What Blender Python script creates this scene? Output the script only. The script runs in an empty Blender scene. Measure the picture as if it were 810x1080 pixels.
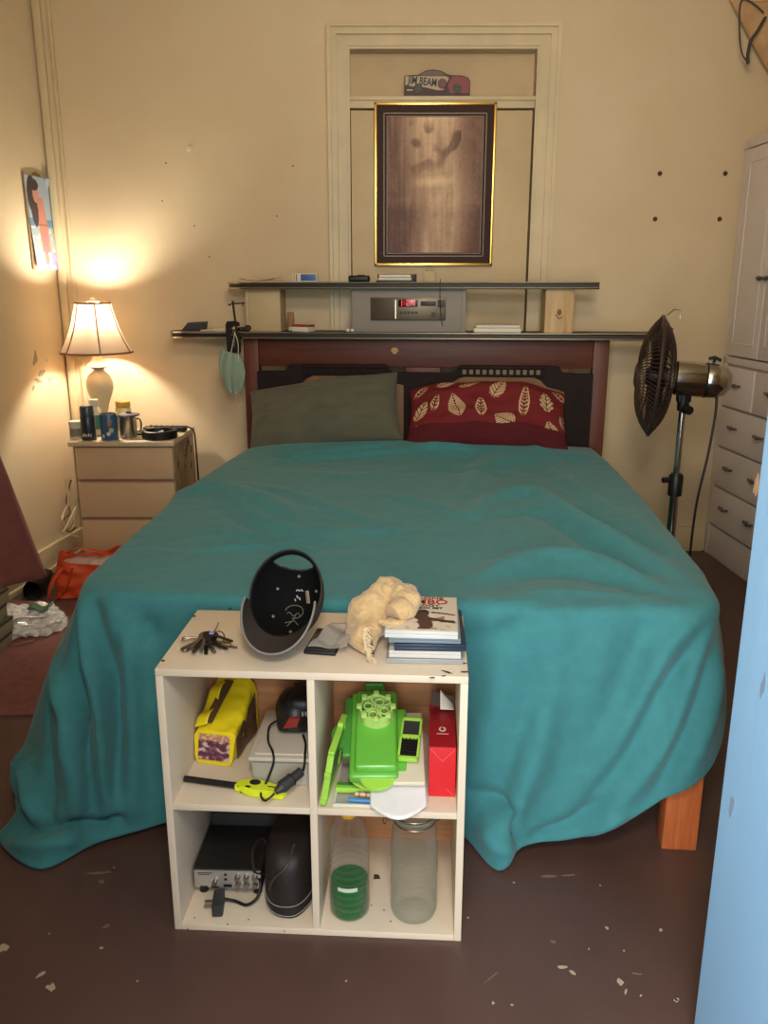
import bpy, bmesh, math, random
import numpy as np
from mathutils import Vector, Matrix, noise
from mathutils.bvhtree import BVHTree
random.seed(7)
scene = bpy.context.scene
COL = scene.collection
R = math.radians
# ---------------------------------------------------------------- camera
FPX, EYE = 880.0, 1.31
PITCH = math.atan(0.27)
CP, SP = math.cos(PITCH), math.sin(PITCH)
cam_d = bpy.data.cameras.new('camera')
cam_d.sensor_fit = 'VERTICAL'; cam_d.sensor_height = 36.0
cam_d.lens = 36.0 * FPX / 1080.0
cam_d.clip_start = 0.02
cam = bpy.data.objects.new('camera', cam_d); COL.objects.link(cam)
cam.location = (0, 0, EYE); cam.rotation_euler = (math.pi/2 - PITCH, 0, 0)
scene.camera = cam

def ray(px, py):
    u = (px - 405) / FPX; v = (540 - py) / FPX
    return Vector((u, CP + v*SP, -SP + v*CP))
def at_y(px, py, y):
    d = ray(px, py); return Vector((0, 0, EYE)) + d * (y / d.y)
def at_z(px, py, z):
    d = ray(px, py); return Vector((0, 0, EYE)) + d * ((z - EYE) / d.z)

# ---------------------------------------------------------------- materials
def lin(c):
    def f(v):
        v /= 255.0
        return v/12.92 if v <= 0.04045 else ((v + 0.055)/1.055)**2.4
    return (f(c[0]), f(c[1]), f(c[2]), 1.0)

def M(name, rgb, rough=0.55, metal=0.0, var=0.0, scale=6.0, bump=0.0, bscale=60.0, trans=0.0, emit=0.0,
      spec=0.5, ior=1.45, alpha=1.0, stretch=(1, 1, 1), rgb2=None, sheen=0.0, coat=0.0, sss=0.0):
    m = bpy.data.materials.new(name); m.use_nodes = True
    nt = m.node_tree; b = nt.nodes['Principled BSDF']
    col = lin(rgb)
    b.inputs['Base Color'].default_value = col
    b.inputs['Roughness'].default_value = rough
    b.inputs['Metallic'].default_value = metal
    b.inputs['Specular IOR Level'].default_value = spec
    b.inputs['IOR'].default_value = ior
    b.inputs['Transmission Weight'].default_value = trans
    b.inputs['Alpha'].default_value = alpha
    b.inputs['Sheen Weight'].default_value = sheen
    b.inputs['Coat Weight'].default_value = coat
    if emit:
        b.inputs['Emission Color'].default_value = col
        b.inputs['Emission Strength'].default_value = emit
    if var or bump:
        tc = nt.nodes.new('ShaderNodeTexCoord'); mp = nt.nodes.new('ShaderNodeMapping')
        mp.inputs['Scale'].default_value = stretch
        nt.links.new(tc.outputs['Object'], mp.inputs['Vector'])
    if var:
        n = nt.nodes.new('ShaderNodeTexNoise'); n.inputs['Scale'].default_value = scale
        n.inputs['Detail'].default_value = 5; n.inputs['Roughness'].default_value = 0.6
        nt.links.new(mp.outputs['Vector'], n.inputs['Vector'])
        mr = nt.nodes.new('ShaderNodeMapRange')
        mr.inputs['From Min'].default_value = 0.3; mr.inputs['From Max'].default_value = 0.7
        nt.links.new(n.outputs['Fac'], mr.inputs['Value'])
        mx = nt.nodes.new('ShaderNodeMix'); mx.data_type = 'RGBA'
        c2 = lin(rgb2) if rgb2 else tuple(v*(1-var) for v in col[:3]) + (1,)
        c1 = tuple(min(1, v*(1+var*0.5)) for v in col[:3]) + (1,) if not rgb2 else col
        mx.inputs['A'].default_value = c2; mx.inputs['B'].default_value = c1
        nt.links.new(mr.outputs['Result'], mx.inputs['Factor'])
        nt.links.new(mx.outputs['Result'], b.inputs['Base Color'])
    if bump:
        n2 = nt.nodes.new('ShaderNodeTexNoise'); n2.inputs['Scale'].default_value = bscale
        n2.inputs['Detail'].default_value = 4
        nt.links.new(mp.outputs['Vector'], n2.inputs['Vector'])
        bp = nt.nodes.new('ShaderNodeBump'); bp.inputs['Strength'].default_value = bump
        bp.inputs['Distance'].default_value = 0.01
        nt.links.new(n2.outputs['Fac'], bp.inputs['Height'])
        nt.links.new(bp.outputs['Normal'], b.inputs['Normal'])
    return m

def M_glass(name, rgb, rough=0.05, alpha=0.25, spec=0.8, gain=0.6, body=1.0):
    """thin clear plastic or glass: see-through film with a glossy face"""
    m = bpy.data.materials.new(name); m.use_nodes = True
    nt = m.node_tree; b = nt.nodes['Principled BSDF']; out = nt.nodes['Material Output']
    b.inputs['Base Color'].default_value = tuple(body*c for c in lin(rgb)[:3]) + (1,); b.inputs['Roughness'].default_value = rough
    b.inputs['Specular IOR Level'].default_value = spec
    t = nt.nodes.new('ShaderNodeBsdfTransparent')
    t.inputs['Color'].default_value = tuple(0.72 + 0.28*c for c in lin(rgb)[:3]) + (1,)
    mix = nt.nodes.new('ShaderNodeMixShader')
    lw = nt.nodes.new('ShaderNodeLayerWeight'); lw.inputs['Blend'].default_value = 0.35
    mr = nt.nodes.new('ShaderNodeMapRange')
    mr.inputs['To Min'].default_value = alpha; mr.inputs['To Max'].default_value = min(1, alpha + gain)
    nt.links.new(lw.outputs['Facing'], mr.inputs['Value'])
    nt.links.new(mr.outputs['Result'], mix.inputs['Fac'])
    nt.links.new(t.outputs['BSDF'], mix.inputs[1]); nt.links.new(b.outputs['BSDF'], mix.inputs[2])
    nt.links.new(mix.outputs['Shader'], out.inputs['Surface'])
    return m

def M_paint(name, rough=0.5, spec=0.5, coat=0.0):
    """prints: colours held in the mesh attribute 'Col'"""
    m = bpy.data.materials.new(name); m.use_nodes = True
    nt = m.node_tree; b = nt.nodes['Principled BSDF']
    a = nt.nodes.new('ShaderNodeAttribute'); a.attribute_name = 'Col'
    nt.links.new(a.outputs['Color'], b.inputs['Base Color'])
    b.inputs['Roughness'].default_value = rough; b.inputs['Specular IOR Level'].default_value = spec
    b.inputs['Coat Weight'].default_value = coat
    return m

def paint(o, fn):
    """colour per face from the face centre in object space"""
    me = o.data
    att = me.color_attributes.new('Col', 'FLOAT_COLOR', 'CORNER')
    for p in me.polygons:
        c = lin(fn(p.center))
        for li in p.loop_indices: att.data[li].color = c

# ---------------------------------------------------------------- mesh builder
class MB:
    def __init__(self): self.bm = bmesh.new()
    def _xf(self, verts, m):
        if m is not None: bmesh.ops.transform(self.bm, matrix=m, verts=verts)
    def box(self, c, s, bev=0.0, m=None, seg=2):
        r = bmesh.ops.create_cube(self.bm, size=1.0); vs = r['verts']
        for v in vs: v.co = Vector((v.co.x*s[0] + c[0], v.co.y*s[1] + c[1], v.co.z*s[2] + c[2]))
        if bev:
            es = list({e for v in vs for e in v.link_edges})
            rr = bmesh.ops.bevel(self.bm, geom=es, offset=bev, segments=seg, affect='EDGES', profile=0.6)
            vs = list({v for f in rr['faces'] for v in f.verts} | {v for v in vs if v.is_valid})
        self._xf(vs, m); return self
    def bx(self, x0, x1, y0, y1, z0, z1, bev=0.0, m=None):
        return self.box(((x0+x1)/2, (y0+y1)/2, (z0+z1)/2), (abs(x1-x0), abs(y1-y0), abs(z1-z0)), bev, m)
    def lathe(self, prof, n=28, c=(0, 0, 0), m=None, sx=1.0, sy=1.0, wav=None):
        rows = []
        for (r, z) in prof:
            if r < 1e-6: rows.append([self.bm.verts.new((c[0], c[1], c[2]+z))])
            else:
                row = []
                for k in range(n):
                    a = 2*math.pi*k/n; rr = r*(wav(a, z) if wav else 1)
                    row.append(self.bm.verts.new((c[0]+rr*sx*math.cos(a), c[1]+rr*sy*math.sin(a), c[2]+z)))
                rows.append(row)
        for A, B in zip(rows, rows[1:]):
            for k in range(n):
                k2 = (k+1) % n
                if len(A) == 1 and len(B) == 1: continue
                if len(A) == 1: self.bm.faces.new((A[0], B[k2], B[k]))
                elif len(B) == 1: self.bm.faces.new((A[k], A[k2], B[0]))
                else: self.bm.faces.new((A[k], A[k2], B[k2], B[k]))
        self._xf([v for r_ in rows for v in r_], m); return self
    def cyl(self, p0, p1, r0, r1=None, n=16):
        p0 = Vector(p0); p1 = Vector(p1); d = p1-p0; r1 = r0 if r1 is None else r1
        q = d.to_track_quat('Z', 'Y').to_matrix().to_4x4()
        return self.lathe([(0, 0), (r0, 0), (r1, d.length), (0, d.length)], n, m=Matrix.Translation(p0) @ q)
    def tube(self, pts, r, n=8, closed=False, flat=1.0, caps=True):
        pts = [Vector(p) for p in pts]; N = len(pts)
        rs = r if isinstance(r, (list, tuple)) else [r]*N
        rows = []; up = None
        for i, p in enumerate(pts):
            a = pts[(i-1) % N] if (closed or i > 0) else pts[i]
            b = pts[(i+1) % N] if (closed or i < N-1) else pts[i]
            t = (b-a)
            t = t.normalized() if t.length > 1e-9 else Vector((0, 0, 1))
            if up is None:
                up = Vector((0, 0, 1)) if abs(t.z) < 0.9 else Vector((1, 0, 0))
            x = t.cross(up)
            if x.length < 1e-6: x = t.orthogonal()
            x.normalize(); y = x.cross(t).normalized(); up = y
            rows.append([self.bm.verts.new(p + x*math.cos(2*math.pi*k/n)*rs[i] + y*math.sin(2*math.pi*k/n)*rs[i]*flat) for k in range(n)])
        pairs = list(zip(rows, rows[1:])) + ([(rows[-1], rows[0])] if closed else [])
        for A, B in pairs:
            for k in range(n):
                k2 = (k+1) % n; self.bm.faces.new((A[k], A[k2], B[k2], B[k]))
        if not closed and caps:
            self.bm.faces.new(rows[0][::-1]); self.bm.faces.new(rows[-1])
        return self
    def ball(self, c, r, sc=(1, 1, 1), n=16, m=None):
        rr = bmesh.ops.create_uvsphere(self.bm, u_segments=n, v_segments=max(6, n*2//3), radius=r)
        for v in rr['verts']: v.co = Vector((v.co.x*sc[0]+c[0], v.co.y*sc[1]+c[1], v.co.z*sc[2]+c[2]))
        self._xf(rr['verts'], m); return self
    def prism(self, pts, d0, d1, axis='y', bev=0.0, m=None):
        def P(a, b, d):
            return {'y': (a, d, b), 'z': (a, b, d), 'x': (d, a, b)}[axis]
        lo = [self.bm.verts.new(P(a, b, d0)) for a, b in pts]
        hi = [self.bm.verts.new(P(a, b, d1)) for a, b in pts]
        n = len(pts); fs = [self.bm.faces.new(lo), self.bm.faces.new(hi[::-1])]
        for k in range(n): fs.append(self.bm.faces.new((lo[k], hi[k], hi[(k+1) % n], lo[(k+1) % n])))
        vs = lo+hi
        if bev:
            es = list({e for f in fs[:2] for e in f.edges})
            rr = bmesh.ops.bevel(self.bm, geom=es, offset=bev, segments=2, affect='EDGES')
            vs = list({v for f in rr['faces'] for v in f.verts} | {v for v in vs if v.is_valid})
        self._xf(vs, m); return self
    def grid(self, fn, nu, nv, cu=False):
        g = [[self.bm.verts.new(fn(i/(nu if cu else nu-1), j/(nv-1))) for j in range(nv)] for i in range(nu)]
        for i in range(nu if cu else nu-1):
            for j in range(nv-1):
                i2 = (i+1) % nu
                self.bm.faces.new((g[i][j], g[i2][j], g[i2][j+1], g[i][j+1]))
        return self
    def build(self, name, mat, parent=None, loc=None, rot=None, angle=38, solid=0.0, sub=0, off=0.0, normals=True):
        if normals: bmesh.ops.recalc_face_normals(self.bm, faces=self.bm.faces)
        me = bpy.data.meshes.new(name); self.bm.to_mesh(me); self.bm.free()
        me.materials.append(mat)
        for p in me.polygons: p.use_smooth = True
        me.set_sharp_from_angle(angle=R(angle))
        o = bpy.data.objects.new(name, me); COL.objects.link(o)
        if parent is not None: o.parent = parent
        if loc is not None: o.location = loc
        if rot is not None: o.rotation_euler = rot
        if solid:
            md = o.modifiers.new('thickness', 'SOLIDIFY'); md.thickness = solid; md.offset = off
        if sub:
            md = o.modifiers.new('smooth', 'SUBSURF'); md.levels = sub; md.render_levels = sub
        return o

def tag(o, label=None, cat=None, group=None, kind=None):
    if label: o['label'] = label
    if cat: o['category'] = cat
    if group: o['group'] = group
    if kind: o['kind'] = kind
    return o
def thing(name, label, cat, loc=(0, 0, 0), rz=0.0, group=None, rot=None):
    o = bpy.data.objects.new(name, None); COL.objects.link(o)
    o.empty_display_size = 0.05
    o.location = loc; o.rotation_euler = rot if rot else (0, 0, rz)
    return tag(o, label, cat, group)
def struct(o): o['kind'] = 'structure'; return o
def copy_tree(o, parent=None):
    c = o.copy(); COL.objects.link(c)
    if parent is not None: c.parent = parent
    for ch in list(o.children): copy_tree(ch, c)
    return c
def words(name, body, size, mat, parent, loc, rot=(0, 0, 0), depth=0.0006, bold=0.0, align='CENTER', sx=1.0):
    cu = bpy.data.curves.new(name, 'FONT'); cu.body = body; cu.size = size
    cu.extrude = depth; cu.offset = bold; cu.align_x = align; cu.align_y = 'CENTER'
    tmp = bpy.data.objects.new(name + '_curve', cu); COL.objects.link(tmp)
    dg = bpy.context.evaluated_depsgraph_get()
    me = bpy.data.meshes.new_from_object(tmp.evaluated_get(dg))
    bpy.data.objects.remove(tmp)
    me.materials.clear(); me.materials.append(mat)
    for v in me.vertices: v.co.x *= sx
    o = bpy.data.objects.new(name, me); COL.objects.link(o)
    o.parent = parent; o.location = loc; o.rotation_euler = rot
    return o
def spline(pts, n):
    """Catmull-Rom through pts, n samples"""
    P = [Vector(p) for p in pts]; out = []; S = len(P)-1
    for i in range(n):
        t = i/(n-1)*S; k = min(int(t), S-1); f = t-k
        p0 = P[max(k-1, 0)]; p1 = P[k]; p2 = P[k+1]; p3 = P[min(k+2, S)]
        out.append(0.5*((2*p1) + (p2-p0)*f + (2*p0-5*p1+4*p2-p3)*f*f + (3*p1-p0-3*p2+p3)*f**3))
    return out
def arc(cx, cz, r, a0, a1, n):
    return [(cx + r*math.cos(R(a0+(a1-a0)*k/n)), cz + r*math.sin(R(a0+(a1-a0)*k/n))) for k in range(n+1)]
# ================================================================ the room
YW = 4.10                      # back wall
XR = 2.20                      # right wall
def wall_mat(name, rgb, rgb2):
    m = M(name, rgb, 0.75, var=1, scale=1.6, rgb2=rgb2, bump=0.12, bscale=9)
    return m
m_wall = wall_mat('cream_wall_paint', (214, 194, 158), (206, 182, 144))
m_left = wall_mat('cream_board_paint', (216, 198, 162), (206, 184, 146))
m_trim = M('old_cream_gloss', (212, 192, 152), 0.45, var=0.14, scale=4, bump=0.15, bscale=25)
m_panel = M('cream_door_paint', (206, 182, 140), 0.5, var=0.12, scale=3, bump=0.08, bscale=14)
m_ceil = M('ceiling_paint', (200, 190, 165), 0.8, var=0.06)
m_dark = M('black_gap', (22, 16, 12), 0.8)
def floor_material():
    m = M('worn_maroon_floor', (100, 74, 66), 0.42, var=1, scale=2.2, rgb2=(78, 54, 47), bump=0.10, bscale=5, stretch=(1, 0.35, 1))
    return m
m_floor = floor_material()
b = MB(); b.bx(-2.6, XR+0.1, -0.4, YW+0.2, -0.06, 0); struct(b.build('floor', m_floor))
b = MB(); b.bx(-2.6, XR+0.1, -0.4, YW+0.2, 2.9, 2.95); struct(b.build('ceiling', m_ceil))
OX0, OX1, OZ = -0.155, 0.68, 2.325      # blocked doorway in the back wall
b = MB()
b.bx(-2.6, OX0, YW, YW+0.12, 0, 2.9); b.bx(OX1, XR+0.1, YW, YW+0.12, 0, 2.9); b.bx(OX0, OX1, YW, YW+0.12, OZ, 2.9)
struct(b.build('wall_back', m_wall))
b = MB(); b.bx(XR, XR+0.1, -0.4, YW, 0, 2.9); struct(b.build('wall_right', m_wall))
# left wall flares out towards the camera
LA = math.atan(0.14)
def xl(y): return -1.545 - 0.14*(YW-y)
b = MB(); b.bx(-0.1, 0, -4.7, 0.12, 0, 2.9)
lw = b.build('wall_left', m_left, loc=(-1.545, YW, 0), rot=(0, 0, -LA)); struct(lw)
# near wall with the open doorway the daylight comes through
b = MB()
b.bx(-2.6, -0.24, 0.26, 0.34, 0, 2.9); b.bx(0.70, XR+0.1, 0.26, 0.34, 0, 2.9); b.bx(-0.24, 0.70, 0.26, 0.34, 2.1, 2.9)
struct(b.build('wall_front', m_wall))
# blocked doorway: architrave, transom, panels
b = MB()
for (w0, w1, d) in ((0.0, 0.0995, 0.018), (0.056, 0.099, 0.034), (0.083, 0.098, 0.046), (0.012, 0.022, 0.025)):
    b.prism([(OX0-w1, 0), (OX0-w1, OZ+w1), (OX1+w1, OZ+w1), (OX1+w1, 0), (OX1+w0, 0), (OX1+w0, OZ+w0), (OX0-w0, OZ+w0), (OX0-w0, 0)], YW-d, YW+0.01, bev=0.003)
struct(b.build('trim_1', m_trim))
b = MB(); b.bx(OX0, OX1, YW+0.005, YW+0.11, 2.088, 2.138, 0.004); b.bx(OX0, OX1, YW-0.006, YW+0.02, 2.118, 2.136, 0.003)
struct(b.build('trim_2', m_trim))
b = MB(); b.bx(OX0, OX1, YW+0.075, YW+0.11, 2.138, OZ); struct(b.build('window_1', M('transom_board', (196, 170, 128), 0.55, var=0.1)))
b = MB(); b.bx(OX0+0.004, OX1-0.006, YW+0.02, YW+0.055, 0.01, 2.081, 0.003); struct(b.build('door_1', m_panel))
b = MB(); b.bx(OX0, OX1, YW+0.09, YW+0.1, 0, 2.1); struct(b.build('trim_3', m_dark))
# corner mouldings at the left
b = MB()
b.bx(-1.535, -1.500, YW-0.022, YW+0.005, 0, 2.9, 0.007); b.bx(-1.475, -1.458, YW-0.012, YW+0.005, 0, 2.9, 0.005)
struct(b.build('trim_4', m_trim))
b = MB(); b.bx(0, 0.022, -3.6, -0.02, 0, 0.13, 0.006); b.bx(0, 0.034, -3.6, -0.02, 0, 0.03, 0.006)
struct(b.build('baseboard_left', m_trim, loc=(-1.545, YW, 0), rot=(0, 0, -LA)))
b = MB(); b.bx(-1.52, OX0-0.1, YW-0.022, YW+0.005, 0, 0.13, 0.006); b.bx(OX1+0.1, 1.63, YW-0.022, YW+0.005, 0, 0.13, 0.006)
struct(b.build('baseboard_back', m_trim))
# brown window/door casing at the far left edge
b = MB(); b.bx(0, 0.05, -2.2, -0.78, 0, 2.3, 0.006)
struct(b.build('trim_5', M('brown_casing', (132, 96, 72), 0.55, var=0.15, scale=5), loc=(-1.545, YW, 0), rot=(0, 0, -LA)))
# scuffs where paint has been knocked off the left wall, built as shallow chips
m_scuff = M('bare_plaster_chip', (150, 138, 112), 0.9)
def chip(c, r, ax, seed, name, label, cat, mat, group=None, el=1.0, ang=0.0, th=0.0012):
    rnd = random.Random(seed); n = 11; pts = []
    for k in range(n):
        a = 2*math.pi*k/n; rr = r*(0.55+0.6*rnd.random())
        x, y = rr*math.cos(a)*el, rr*math.sin(a)
        pts.append((x*math.cos(ang)-y*math.sin(ang), x*math.sin(ang)+y*math.cos(ang)))
    b = MB(); b.prism(pts, 0, th, axis='z')
    o = b.build(name, mat, loc=c, rot=ax); return tag(o, label, cat, group)
for i, (px, py, r, el, an) in enumerate(((37, 378, .018, 2.2, 1.2), (44, 393, .014, 2.6, 0.4), (41, 402, .012, 3.2, -0.3), (53, 400, .009, 3.0, 0.2), (35, 410, .010, 2.0, 0.9), (49, 380, .007, 2.0, 1.4))):
    d = ray(px, py); t = (-1.545-0.14*YW)/(d.x - 0.14*d.y)
    p = Vector((0, 0, EYE)) + d*t
    chip(p + Vector((0.0008, 0, 0)), r, (R(90), 0, R(90)-LA), i+40, 'paint_chip', 'grey chipped patch low on the left wall below the poster', 'paint chip', m_scuff, 'chipped patches on the left wall', el, an)
for i, (px, py) in enumerate(((696, 183), (765, 183), (691, 231), (759, 231))):
    p = at_y(px, py, YW)
    b = MB(); b.cyl((0, 0, 0), (0, -0.006, 0), 0.011, 0.009, 14); b.cyl((0, -0.006, 0), (0, -0.0075, 0), 0.005, 0.004, 10)
    o = b.build('wall_plug', M('brown_plug', (74, 50, 34), 0.6) if i == 0 else bpy.data.materials['brown_plug'], loc=p)
    tag(o, ('brown wall plug, top left of the square of four beside the wardrobe', 'brown wall plug, top right of the square of four beside the wardrobe', 'brown wall plug, bottom left of the square of four beside the wardrobe', 'brown wall plug, bottom right of the square of four beside the wardrobe')[i], 'wall plug', 'wall plugs right of the doorway')
p = at_y(199, 157, YW); hk = thing('wall_hook', 'small white hook stub on the bare wall above the lamp', 'hook', p)
b = MB(); b.cyl((0, 0, 0), (0, -0.004, 0), 0.012, 0.011, 14); b.build('base', M('ivory_plastic', (222, 206, 168), 0.4), hk)
b = MB(); b.tube([(0, -0.003, 0), (0, -0.012, 0), (0, -0.016, 0.006)], 0.003, 8); b.build('peg', bpy.data.materials['ivory_plastic'], hk)
for i, (px, py) in enumerate(((175, 172), (221, 271), (309, 175), (171, 212), (205, 238), (256, 322), (292, 228))):
    p = at_y(px, py, YW)
    chip(p + Vector((0, -0.0004, 0)), 0.0045, (R(90), 0, 0), i, 'wall_mark', 'tiny dark nick in the cream paint above the bedside drawers', 'wall mark', M('nick_brown', (120, 88, 56), 0.8) if i == 0 else bpy.data.materials['nick_brown'], 'nicks in the back wall')

# blue door leaf standing open at the right
dd = Vector((0.117, -0.80, 0)); dl = dd.length
m_blue = M('sky_blue_door_paint', (160, 206, 244), 0.5, var=0.05, scale=2.5, bump=0.06, bscale=30, stretch=(1, 1, 0.15))
b = MB(); b.bx(0, dl, 0, 0.036, 0.01, 2.05, 0.003)
dr = b.build('door_2', m_blue, loc=(0.553, 1.20, 0), rot=(0, 0, math.atan2(dd.y, dd.x))); struct(dr)
m_bare = M('bare_wood_chip', (168, 128, 92), 0.7)
m_greyp = M('grey_undercoat', (128, 148, 170), 0.7)
# ---- paint knocked off the door edge (marks on the door's face)
def door_pt(px, py):
    d = ray(px, py); n = Vector((dd.y, -dd.x, 0)); t = n.dot(Vector((0.553, 1.20, 0)))/n.dot(d)
    return Vector((0, 0, EYE)) + d*t
for i, (px, py, r, el, an, mt, lb) in enumerate(((798, 512, .007, 2.6, 1.5, m_bare, 'bare wood chip on the edge of the blue door'), (806, 722, .006, 4, 1.5, m_greyp, 'tall grey rubbed patch on the blue door at lamp height'), (772, 850, .006, 4, 1.45, m_greyp, 'grey rubbed patch low on the blue door'))):
    p = door_pt(px, py); nrm = Vector((dd.y, -dd.x, 0)).normalized()
    o = chip(p + nrm*0.0004, r, (R(90), 0, math.atan2(dd.y, dd.x)), i+70, 'paint_chip', None, None, mt, None, el, an, 0.0006)
    o.parent = dr; o.matrix_parent_inverse = Matrix.LocRotScale(dr.location, dr.rotation_euler, None).inverted()
# ================================================================ bed
BA = R(-5.0); BO = Vector((0.0, 1.83, 0))
BM_ = Matrix.Translation(BO) @ Matrix.Rotation(BA, 4, 'Z')
def B(x, y, z): return BM_ @ Vector((x, y, z))
m_mahog = M('red_brown_timber', (90, 42, 24), 0.5, var=0.35, scale=7, stretch=(0.5, 1, 6), bump=0.05, bscale=30)
m_mahogv = M('red_brown_timber_upright', (102, 50, 28), 0.5, var=0.35, scale=7, stretch=(6, 6, 0.5), bump=0.05, bscale=30)
m_pine = M('orange_pine_leg', (196, 104, 54), 0.5, var=0.4, scale=9, stretch=(7, 7, 0.6))
m_ebon = M('dark_stained_carving', (36, 24, 21), 0.7, var=0.3, scale=8, spec=0.25)
m_tan = M('tan_headboard_panel', (128, 92, 56), 0.55, var=0.2, scale=5, stretch=(4, 1, 0.6))
bed = thing('double_bed', 'wide timber bed with carved dark headboard, spread with a teal sheet', 'bed', BO, BA)
for s in (-1, 1):
    b = MB(); b.box((s*0.800, 2.075, 0.54), (0.07, 0.06, 1.08), 0.005); b.build('headboard_post', m_mahogv, bed)
    b = MB(); b.box((s*0.716, -0.010, 0.15), (0.082, 0.06, 0.30), 0.004)
    o = b.build('foot_leg', m_pine, bed); o['label'] = 'orange pine bed leg'
    b = MB(); b.bx(s*0.74, s*0.765, 0.04, 2.04, 0.22, 0.36, 0.004); b.build('side_rail', m_mahog, bed)
b = MB(); b.bx(-0.70, 0.70, -0.02, 0.02, 0.22, 0.34, 0.004); b.build('foot_rail', m_mahog, bed)
b = MB(); b.bx(-0.765, 0.765, 2.05, 2.10, 0.952, 1.08, 0.006); b.build('top_rail', m_mahog, bed)
b = MB(); b.prism(arc(-0.13, 1.024, 0.018, 0, 180, 8) + arc(-0.13, 1.024, 0.012, 180, 360, 8), 2.046, 2.05)
o = b.build('wood_chip', M('pale_wood_scar', (196, 150, 100), 0.7), bed)
for x, w in ((-0.56, 0.10), (-0.41, 0.05), (0.0, 0.16), (0.25, 0.07), (0.62, 0.09)):
    b = MB(); b.bx(x-w/2, x+w/2, 2.06, 2.085, 0.40, 0.955, 0.003); b.build('slat', m_mahogv, bed)
def hb_outline():
    half = [(-0.765, 0.30), (-0.765, 0.932), (-0.645, 0.932)] + [(-0.645+0.03*math.sin(R(a)), 0.962-0.03*math.cos(R(a))) for a in (20, 45, 70, 90)] \
        + [(-0.575, 0.966), (-0.175, 0.966), (-0.168, 0.945), (-0.135, 0.930)]
    return half + [(-x, z) for x, z in half[::-1]]
# the dark carving: an outline with two cut-in panel fields
b = MB(); b.prism(hb_outline(), 2.005, 2.035, bev=0.003); b.build('headboard_carving', m_ebon, bed)
for s in (-1, 1):
    out = [(0.085, 0.55), (0.085, 0.875), (0.13, 0.885), (0.165, 0.908), (0.19, 0.915), (0.50, 0.915), (0.535, 0.90), (0.56, 0.872), (0.615, 0.86), (0.64, 0.85), (0.64, 0.55)]
    b = MB(); b.prism([(s*x, z) for x, z in out], 1.998, 2.010, bev=0.002); p = b.build('headboard_panel', m_tan, bed); p['label'] = 'tan panel set in the dark headboard carving'
    b = MB(); b.bx(s*0.16, s*0.55, 1.994, 2.006, 0.918, 0.924, 0.001); b.bx(s*0.16, s*0.55, 1.990, 2.006, 0.953, 0.966, 0.002)
    for k in range(13):
        x = s*(0.175 + 0.36*k/12)
        b.bx(x-0.006, x+0.006, 1.996, 2.006, 0.924, 0.953, 0.001)
    b.build('fretwork', m_ebon, bed)
    b = MB()
    for k in range(12):
        x = s*(0.175 + 0.36*(k+0.5)/12)
        b.bx(x-0.0085, x+0.0085, 2.0005, 2.0065, 0.928, 0.949)
    b.build('fretwork_opening', M('pale_gap', (128, 112, 88), 0.7) if s == 1 else m_ebon, bed)
b = MB(); b.bx(-0.755, 0.755, 0.045, 1.99, 0.30, 0.585, 0.04)
mt = b.build('mattress', M('old_mattress_ticking', (206, 182, 150), 0.8, var=0.1), loc=BO, rot=(0, 0, BA))
tag(mt, 'pale mattress showing only at the head corner beside the red pillow', 'mattress')

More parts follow.
